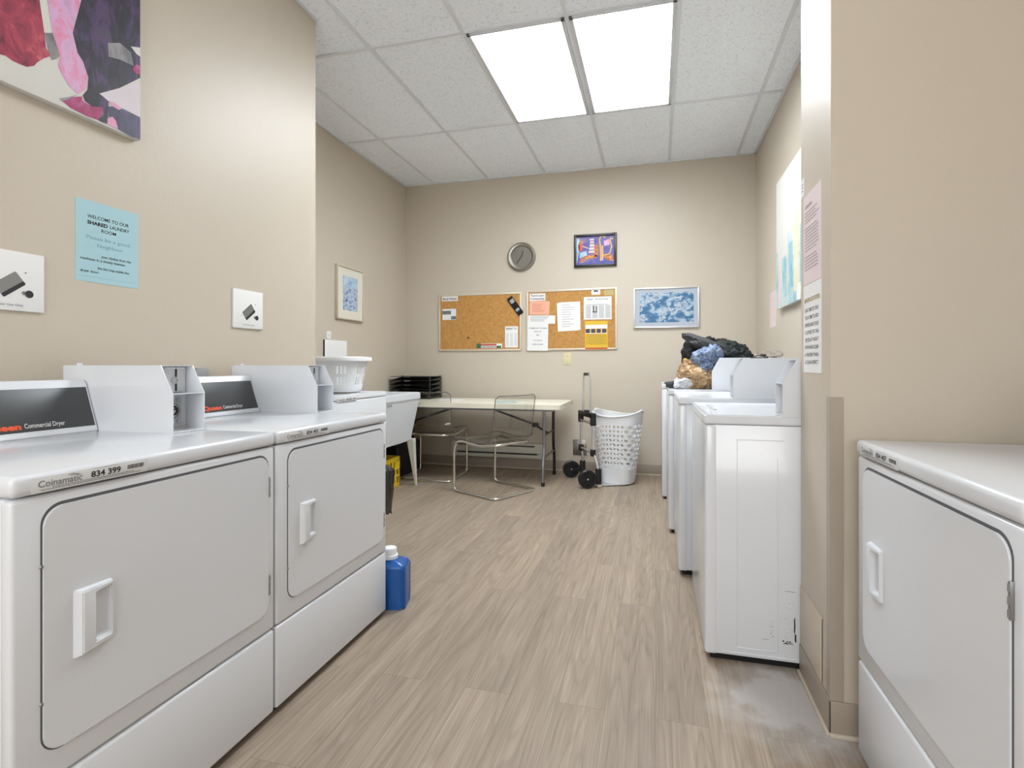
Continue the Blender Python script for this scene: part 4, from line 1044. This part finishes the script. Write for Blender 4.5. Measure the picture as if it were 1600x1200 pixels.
def art_(bm, w, h, T_):
    text_bm(bm, 'Poems', -w/2+.06, h/2-.030, .022, 'CENTER', .0003, mtx=T_, mi=1); text_bm(bm, 'The Good Times', .04, h/2-.030, .018, 'CENTER', .0003, mtx=T_, mi=1)
    bar(bm, -w/2+.02, w/2-.03, .034, .037, 0, T_, 1)
    for c_ in range(4):
        for i in range(14):
            zz = .024-i*.0092; bar(bm, -w/2+.02+c_*.064, -w/2+.02+c_*.064+.052, zz-.002, zz+.0015, 0, T_, 2)
    bar(bm, -.045, -.036, -.035, .024, 0, T_, 1); bar(bm, -.014, -.006, -.03, .02, 0, T_, 1); bar(bm, -.048, -.004, -.044, -.034, 0, T_, 1)
notice('newspaper_article', 'wide newspaper article pinned at the right of the right corkboard', 'newspaper clipping', -.694, -.420, 1.748, 1.522, 'paper', 0, draw=art_, mats=('ink2', 'ink', 'ink2'))
def yel(bm, w, h, T_):
    bar(bm, -w/2+.004, w/2-.004, h/2-.075, h/2-.038, 0, T_, 1)
    for q in range(4): bar(bm, -w/2+.008+q*.054, -w/2+.048+q*.054, h/2-.118, h/2-.078, 0, T_, 2)
    bar(bm, -w/2+.004, w/2-.004, h/2-.125, h/2-.119, 0, T_, 1); bar(bm, -w/2+.008, w/2-.008, -h/2+.045, h/2-.128, 0, T_, 3)
    for i in range(6): bar(bm, -w/2+.03, w/2-.03-(i % 2)*.02, -h/2+.06+i*.017, -h/2+.062+i*.017, -.0003, T_, 0)
    bar(bm, -w/2+.004, w/2-.004, -h/2+.004, -h/2+.018, 0, T_, 4)
notice('yellow_poster', 'yellow poster with four photos at the lower right of the right corkboard', 'poster', -.681, -.457, 1.506, 1.224, 'paper_yellow', 0, draw=yel, mats=('ink2', 'paper', 'purple', 'paper_gold', 'red'), y=FY-.0072)

# ------------------------------------------------------------------ left near wall: painting, notice, two card signs
cv = wthing('canvas_painting', 'large abstract flower painting in black, pink and white on the left wall', 'painting', XN, 1.10, 2.30, LW)
bm = NB(); box(bm, -.478, .453, -.030, 0, -.404, .387, r=.002); cb_ = obj('canvas', bm, 'art_white', cv)
bm = NB()
QA = {}
def cpoly(pts, mi, lay):
    f = bm.faces.new([bm.verts.new((p[0], -.0304-lay*.0003, p[1])) for p in pts]); f.material_index = mi
def smooth_poly(pts, n=3):
    P = [Vector((p[0], p[1], 0)) for p in pts]; out = round_path(P, .08, n, closed=True); return [(p.x, p.y) for p in out]
PE = .478; PB = -.387   # right edge, bottom edge
cpoly([(0.185, -0.166), (0.452, 0.008), (0.452, -0.172), (0.374, -0.248), (0.302, -0.303), (0.334, -0.316), (0.331, -0.379), (0.315, -0.37), (0.312, -0.346), (0.277, -0.359), (0.253, -0.352), (0.247, -0.336), (0.262, -0.31), (0.265, -0.266), (0.247, -0.226), (0.213, -0.221), (0.176, -0.247)], 0, 1)
cpoly([(0.001, -0.276), (0.131, -0.198), (0.136, -0.244), (0.152, -0.258), (0.131, -0.277), (0.111, -0.301), (0.103, -0.316), (0.083, -0.33), (0.064, -0.332), (0.045, -0.332), (0.029, -0.327), (0.001, -0.334)], 4, 1)
cpoly([(0.131, -0.198), (0.155, -0.184), (0.176, -0.244), (0.168, -0.258), (0.152, -0.272), (0.144, -0.254)], 7, 2)
cpoly([(0.155, -0.184), (0.215, -0.147), (0.23, -0.205), (0.247, -0.223), (0.262, -0.261), (0.259, -0.306), (0.233, -0.34), (0.204, -0.327), (0.179, -0.296), (0.171, -0.28), (0.176, -0.247)], 2, 2)
cpoly([(0.367, -0.317), (0.452, -0.318), (0.452, -0.401), (0.415, -0.403), (0.367, -0.398), (0.36, -0.372), (0.347, -0.362), (0.334, -0.371), (0.331, -0.334)], 1, 3)
cpoly([(0.176, -0.384), (0.207, -0.362), (0.244, -0.341), (0.247, -0.355), (0.277, -0.359), (0.312, -0.346), (0.312, -0.371), (0.296, -0.396), (0.265, -0.4), (0.233, -0.398), (0.207, -0.396), (0.19, -0.388)], 3, 2)
cpoly([(0.296, -0.396), (0.315, -0.37), (0.331, -0.379), (0.328, -0.396), (0.305, -0.398)], 0, 3)
cpoly([(0.331, -0.113), (0.374, -0.088), (0.415, -0.098), (0.426, -0.142), (0.374, -0.147), (0.334, -0.159)], 7, 2)
cpoly([(0.415, -0.077), (0.452, -0.06), (0.452, -0.094), (0.437, -0.092)], 6, 3)
cpoly([(0.422, -0.154), (0.437, -0.129), (0.452, -0.128), (0.452, -0.162), (0.429, -0.163)], 3, 3)
cpoly([(0.302, -0.303), (0.452, -0.189), (0.452, -0.318), (0.374, -0.314), (0.334, -0.313)], 5, 2)
cpoly([(0.334, -0.313), (0.35, -0.309), (0.384, -0.316), (0.37, -0.328), (0.347, -0.326)], 2, 4)
cpoly([(0.328, -0.38), (0.347, -0.362), (0.36, -0.372), (0.367, -0.397), (0.331, -0.396)], 2, 4)
cpoly([(0.174, -0.381), (0.201, -0.365), (0.233, -0.34), (0.207, -0.365), (0.198, -0.375), (0.179, -0.387)], 7, 3)
cpoly([(0.001, -0.276), (0.131, -0.198), (0.10, 0.02), (-0.06, 0.10), (-0.16, -0.05), (-0.08, -0.25)], 4, 1)
cpoly([(0.155, -0.184), (0.215, -0.147), (0.26, 0.06), (0.18, 0.16), (0.12, 0.02)], 2, 2)
cpoly([(0.185, -0.166), (0.452, 0.008), (0.452, 0.33), (0.30, 0.24), (0.26, 0.05)], 0, 1)
obj('brush_shapes', bm, ['art_dark', 'art_navy', 'art_pink', 'art_magenta', 'art_red', 'art_pale', 'art_white', 'art_grey'], cb_)
# welcome notice
wl = wthing('welcome_notice', 'pale blue shared laundry room notice taped to the left wall', 'notice', XN, 1.457, 1.491, LW); wl.rotation_euler = (0, 0, LW)
bm = NB(); box(bm, -.112, .112, -.0012, 0, -.139, .139); sh = obj('sheet', bm, 'paper_blue', wl)
bm = NB(); T_ = Matrix.Translation((0, -.0018, 0))
text_bm(bm, 'WELCOME TO OUR', 0, .080, .0165, 'CENTER', .0001, width=.148, mtx=T_); text_bm(bm, 'SHARED', -.074, .059, .0165, 'LEFT', .0007, width=.070, mtx=T_)
text_bm(bm, 'LAUNDRY', .003, .059, .0165, 'LEFT', .0001, width=.072, mtx=T_); text_bm(bm, 'ROOM', 0, .038, .0165, 'CENTER', .0001, width=.052, mtx=T_)
text_bm(bm, 'Please be a good', 0, .008, .018, 'CENTER', 0, width=.155, mtx=T_, mi=1); text_bm(bm, 'Neighbour', .005, -.016, .018, 'CENTER', 0, width=.092, mtx=T_, mi=1)
text_bm(bm, 'your clothes from the', -.026, -.050, .0125, 'LEFT', .0001, width=.108, mtx=T_); text_bm(bm, 'machines in a timely manner.', -.098, -.065, .0125, 'LEFT', .0001, width=.160, mtx=T_)
text_bm(bm, 'the lint trap inside the', -.040, -.092, .0125, 'LEFT', .0001, width=.115, mtx=T_); text_bm(bm, 'dryer door.', -.098, -.107, .0125, 'LEFT', .0001, width=.064, mtx=T_)
bar(bm, -.105, .105, -.1215, -.1208, 0, T_, 1)
obj('lettering', bm, ['ink', 'inkfaint'], sh)
# the two card signs with a printed coin slide
def card_sign(Y0, Y1, z0, z1, label, words):
    w, h = Y1-Y0, z1-z0
    t = wthing('instruction_sign', label, 'sign', XN, (Y0+Y1)/2, (z0+z1)/2, LW, 'white instruction signs on the left wall')
    bm = NB(); box(bm, -w/2, w/2, -.008, 0, -h/2, h/2, r=.001); pl = obj('plate', bm, 'paper', t)
    bm = NB(); T_ = Matrix.Translation((0, -.0086, 0)); Q = T_ @ Matrix.Translation((.008, 0, -.004)) @ Matrix.Rotation(R(-38), 4, 'Y')
    f = [Q @ Vector((a, 0, b_)) for a, b_ in rrect(-.048, .026, -.017, .022, .004, 3)]; bm.faces.new([bm.verts.new(v) for v in f]).material_index = 0
    f = [Q @ Vector((a, -.0003, b_)) for a, b_ in rrect(-.048, .026, -.024, -.012, .004, 3)]; bm.faces.new([bm.verts.new(v) for v in f]).material_index = 1
    for (cx, cz, r_, mi) in ((.052, -.036, .0115, 1), (.038, -.034, .006, 0), (.042, .028, .0022, 1), (-.045, -.03, .002, 2)):
        f = bm.faces.new([bm.verts.new((cx+r_*math.cos(2*PI*k/20), -.0088-mi*.0002, cz+r_*math.sin(2*PI*k/20))) for k in range(20)]); f.material_index = mi
    text_bm(bm, words, -.002, -.076, .0105, 'CENTER', 0, width=.075, mtx=T_, mi=2)
    obj('printing', bm, ['bracket', 'ink', 'ink2'], pl)
card_sign(1.058, 1.246, 1.231, 1.410, 'white sign with a black fob picture, nearest the camera on the left wall', 'Under Use Only')
card_sign(2.030, 2.218, 1.240, 1.420, 'white sign with a fob picture, farther along the left wall', 'Under Use Only')

# ------------------------------------------------------------------ right alcove wall + pier
ca = wthing('canvas_painting', 'tall white and teal abstract canvas on the right alcove wall', 'painting', XR, 3.83, 1.940, RW)
bm = NB(); box(bm, -.495, .495, -.035, 0, -.465, .465, r=.002); cvs = obj('canvas', bm, 'art_white', ca)
bm = NB(); y = -.0354
rnd = random.Random(3)
def strp(x0, x1, z0, z1, mi, lay):
    n = 7; L_ = [(x0+rnd.uniform(-.008, .008), z0+(z1-z0)*i/n) for i in range(n+1)]; R_ = [(x1+rnd.uniform(-.008, .008), z0+(z1-z0)*i/n) for i in range(n, -1, -1)]
    f = bm.faces.new([bm.verts.new((max(-.494, min(.494, a)), y-lay*.0003, b_)) for a, b_ in L_+R_]); f.material_index = mi
strp(-.494, -.44, -.464, -.05, 0, 1); strp(-.41, -.36, -.464, -.20, 2, 1); strp(-.30, -.2, -.464, -.12, 0, 1); strp(-.24, -.18, -.40, -.14, 1, 2)
strp(-.14, -.03, -.464, .02, 0, 1); strp(-.1, -.0, -.36, -.06, 1, 2); strp(.02, .16, -.40, .10, 3, 2); strp(.0, .494, -.464, -.16, 0, 1); strp(.18, .26, -.464, .0, 1, 2); strp(.30, .494, -.464, -.05, 0, 2); strp(.1, .2, -.464, -.36, 4, 3)
obj('brush_shapes', bm, ['teal', 'teal2', 'art_pale', 'palegold', 'art_white'], cvs)
def rnotice(name, label, X, Ya, Yb, z0, z1, m, draw, mats):
    w, h = abs(Yb-Ya), z1-z0; t = wthing(name, label, 'notice', X, (Ya+Yb)/2, (z0+z1)/2, RW)
    bm = NB(); box(bm, -w/2, w/2, -.0012, 0, -h/2, h/2); sh = obj('sheet', bm, m, t)
    bm = NB(); draw(bm, w, h, Matrix.Translation((0, -.0017, 0))); obj('lettering', bm, list(mats), sh); return t
def pink_lines(bm, w, h, T_):
    rnd = random.Random(5)
    text_bm(bm, 'ATTENTION', -w/2+.02, h/2-.045, .014, 'LEFT', .0003, mtx=T_, mi=0)
    for i in range(19):
        if i in (4, 13): continue
        zz = h/2-.062-i*.0105; x = -w/2+.018; e = w/2-rnd.uniform(.02, .06)
        while x < e:
            q = rnd.uniform(.008, .022); bar(bm, x, min(x+q, e), zz, zz+.0042, 0, T_, 1); x += q+.003
rnotice('pink_notice', 'pale pink typed notice on the wall end above the white notice', XS, 2.013, 1.812, 1.334, 1.632, 'paper_pink', pink_lines, ('ink2', 'inksoft'))
def white_lines(bm, w, h, T_):
    text_bm(bm, 'IMPROPER USE OF DRYERS', 0, h/2-.058, .020, 'CENTER', .0004, width=w*.86, mtx=T_, mi=1)
    for i, s_ in enumerate(('SAVE TIME TO TAKE', 'YOUR TIME TO ADD', 'DRYERS AND YOUR', 'CLOTHES TO THE', 'DRYER AT NIGHT', 'WITH WASHED CLEAN', 'A PROPER THAN', 'A CLEAN EFFECT')):
        text_bm(bm, s_, -w/2+.020, h/2-.090-i*.0245, .017, 'LEFT', .0002, width=w*.76, mtx=T_, mi=0)
rnotice('white_notice', 'white capital letter notice on the wall end below the pink notice', XS, 2.013, 1.812, 1.042, 1.332, 'paper', white_lines, ('ink2', 'goldink'))
rnotice('note_slip', 'small white slip at the far edge of the wall end', XS, 2.046, 2.006, 1.640, 1.703, 'paper', lambda bm, w, h, T_: [bar(bm, -.012, .010, z, z+.003, 0, T_) for z in (.01, .0, -.012)], ('ink2',))
rnotice('pink_slip', 'pale pink slip low on the right alcove wall beyond the canvas', XR, 4.73, 4.515, 1.368, 1.648, 'paper_pink', lambda bm, w, h, T_: [bar(bm, -w/2+.03, w/2-.04, z*.02, z*.02+.004, 0, T_) for z in range(-4, 5)], ('paper_salmon',))
pa = wthing('access_panel', 'paint covered patch panel low on the wall end by the scuffed washer', 'access panel', XS, 1.925, .195, RW)
bm = NB(); box(bm, -.120, .120, -.004, 0, -.090, .110, r=.001); obj('cover', bm, 'patch', pa)
bm = NB(); box(bm, .1195, .1225, -.0015, 0, -.088, .104); obj('gap', bm, 'dark', pa)

# ------------------------------------------------------------------ heap of laundry on the third washer
def crumple(name, label, m, c, size, seed, rot=(0, 0, 0), amp=.30, freq=3.4, floor_z=None, cat='clothing'):
    t_ = bmesh.new(); bmesh.ops.create_icosphere(t_, subdivisions=5, radius=1)
    E = Matrix.Rotation(R(rot[2]), 4, 'Z') @ Matrix.Rotation(R(rot[1]), 4, 'Y') @ Matrix.Rotation(R(rot[0]), 4, 'X')
    o = Vector((seed*3.1, seed*1.7, seed*.9))
    for v in t_.verts:
        p = v.co.copy(); q = p*freq*.5+o
        warp = Vector((noise.noise(q+Vector((5, 0, 0))), noise.noise(q+Vector((0, 7, 0))), noise.noise(q+Vector((0, 0, 3)))))*.9
        f1 = 1-abs(noise.noise(p*freq+o+warp*1.6))*2.2
        f2 = 1-abs(noise.noise(p*freq*2.3+o*2+warp*2))*2.2
        big = noise.noise(p*1.3+o)
        v.co = p*(1+big*.35+amp*f1*.55+amp*f2*.28-amp*.35)
        v.co = Vector((v.co.x*size[0], v.co.y*size[1], v.co.z*size[2]))
        v.co = E @ v.co + Vector(c)
        if floor_z is not None and v.co.z < floor_z: v.co.z = floor_z+(v.co.z-floor_z)*.02+.0005
    bm = NB(); merge(bm, t_); ob = obj(name, bm, m, smooth=70)
    ob.location = c
    for v in ob.data.vertices: v.co -= Vector(c)
    tag(ob, label, cat, 'laundry heaped on the third washer'); return ob
Z3 = .915
crumple('crumpled_trousers', 'tan crumpled trousers at the front of the laundry heap', 'cl_tan', (.265, 3.63, Z3+.070), (.100, .09, .072), 2, amp=.42, floor_z=Z3)
crumple('crumpled_shirt', 'light brown shirt rolled over the tan trousers', 'cl_tan2', (.215, 3.74, Z3+.10), (.075, .11, .080), 5, (0, -25, 10), amp=.42, floor_z=Z3)
crumple('crumpled_trousers', 'tan folded sleeve lying under the blue checked cloth', 'cl_tan', (.255, 3.66, Z3+.135), (.085, .06, .040), 8, (0, -18, 0), amp=.2)
crumple('crumpled_towel', 'white and grey cloth at the left foot of the laundry heap', 'cl_white', (.185, 3.64, Z3+.033), (.065, .07, .045), 11, floor_z=Z3)
crumple('flat_cloth', 'dark slate cloth lying flat at the left of the laundry heap', 'cl_flat', (.155, 3.82, Z3+.018), (.095, .14, .032), 13, amp=.15, floor_z=Z3)
crumple('checked_shirt', 'blue checked shirt hanging over the tan clothes', 'denim', (.325, 3.66, Z3+.185), (.085, .09, .095), 17, (0, 30, 0), amp=.35)
crumple('yellow_cloth', 'small yellow cloth poking out of the laundry heap', 'cl_yellow', (.205, 3.84, Z3+.165), (.030, .030, .028), 19)
crumple('black_shirt', 'black shirt at the back of the laundry heap', 'cl_black', (.305, 3.90, Z3+.17), (.12, .13, .165), 23, floor_z=Z3)
crumple('charcoal_trousers', 'smooth charcoal trousers draped over the top of the laundry heap', 'cl_dark', (.345, 3.78, Z3+.275), (.17, .11, .045), 27, (0, 24, 0), amp=.13, freq=2)
crumple('black_jacket', 'dark crumpled jacket at the right of the laundry heap', 'cl_grey', (.50, 3.88, Z3+.20), (.15, .13, .095), 31, (0, 12, 0), amp=.38, floor_z=Z3)
crumple('brown_garment', 'dark brown garment crowning the right of the laundry heap', 'cl_brown', (.445, 3.93, Z3+.285), (.085, .08, .045), 37, (0, 12, 0), amp=.35)
crumple('black_leggings', 'black leggings bundled under the dark jacket', 'cl_black', (.47, 3.92, Z3+.07), (.11, .12, .07), 41, floor_z=Z3)

# small things on top of the second washer's coin box
oz = .903-.003+.201
gz = thing('eyeglasses', 'folded wire rimmed glasses on the coin box in front of the laundry heap', 'glasses', (.565, 2.925, oz+.0005), R(8))
bm = NB()
for cx in (-.028, .028): tube(bm, [(cx+.022*math.cos(2*PI*k/20), 0, .019+.017*math.sin(2*PI*k/20)) for k in range(20)], .0015, 6, closed=True)
tube(bm, [(-.006, 0, .024), (0, 0, .027), (.006, 0, .024)], .0013, 6); obj('rims', bm, 'bracket', gz)
bm = NB(); tube(bm, [(-.05, 0, .022), (-.046, .012, .010), (.03, .016, .003)], .0018, 6); tube(bm, [(.05, 0, .022), (.046, .010, .012), (-.03, .012, .003)], .0018, 6); obj('temples', bm, 'black', gz)
kb = thing('metal_clip', 'small black and steel clip on the coin box, left of the glasses', 'clip', (.505, 2.91, oz+.0005), R(0))
bm = NB(); box(bm, -.045, .035, -.01, .01, 0, .004, r=.001); box(bm, .0, .028, -.008, .008, .010, .020, r=.003); tube(bm, round_path([(-.03, 0, .004), (-.01, 0, .016), (.01, 0, .012)], .01), .002, 6); obj('clip_body', bm, 'tubedark', kb)
bm = NB(); tube(bm, [(-.018+.009*math.cos(2*PI*k/14), 0, .011+.009*math.sin(2*PI*k/14)) for k in range(14)], .0012, 6, closed=True); obj('ring', bm, 'alu', kb)
C.view_layer.update()
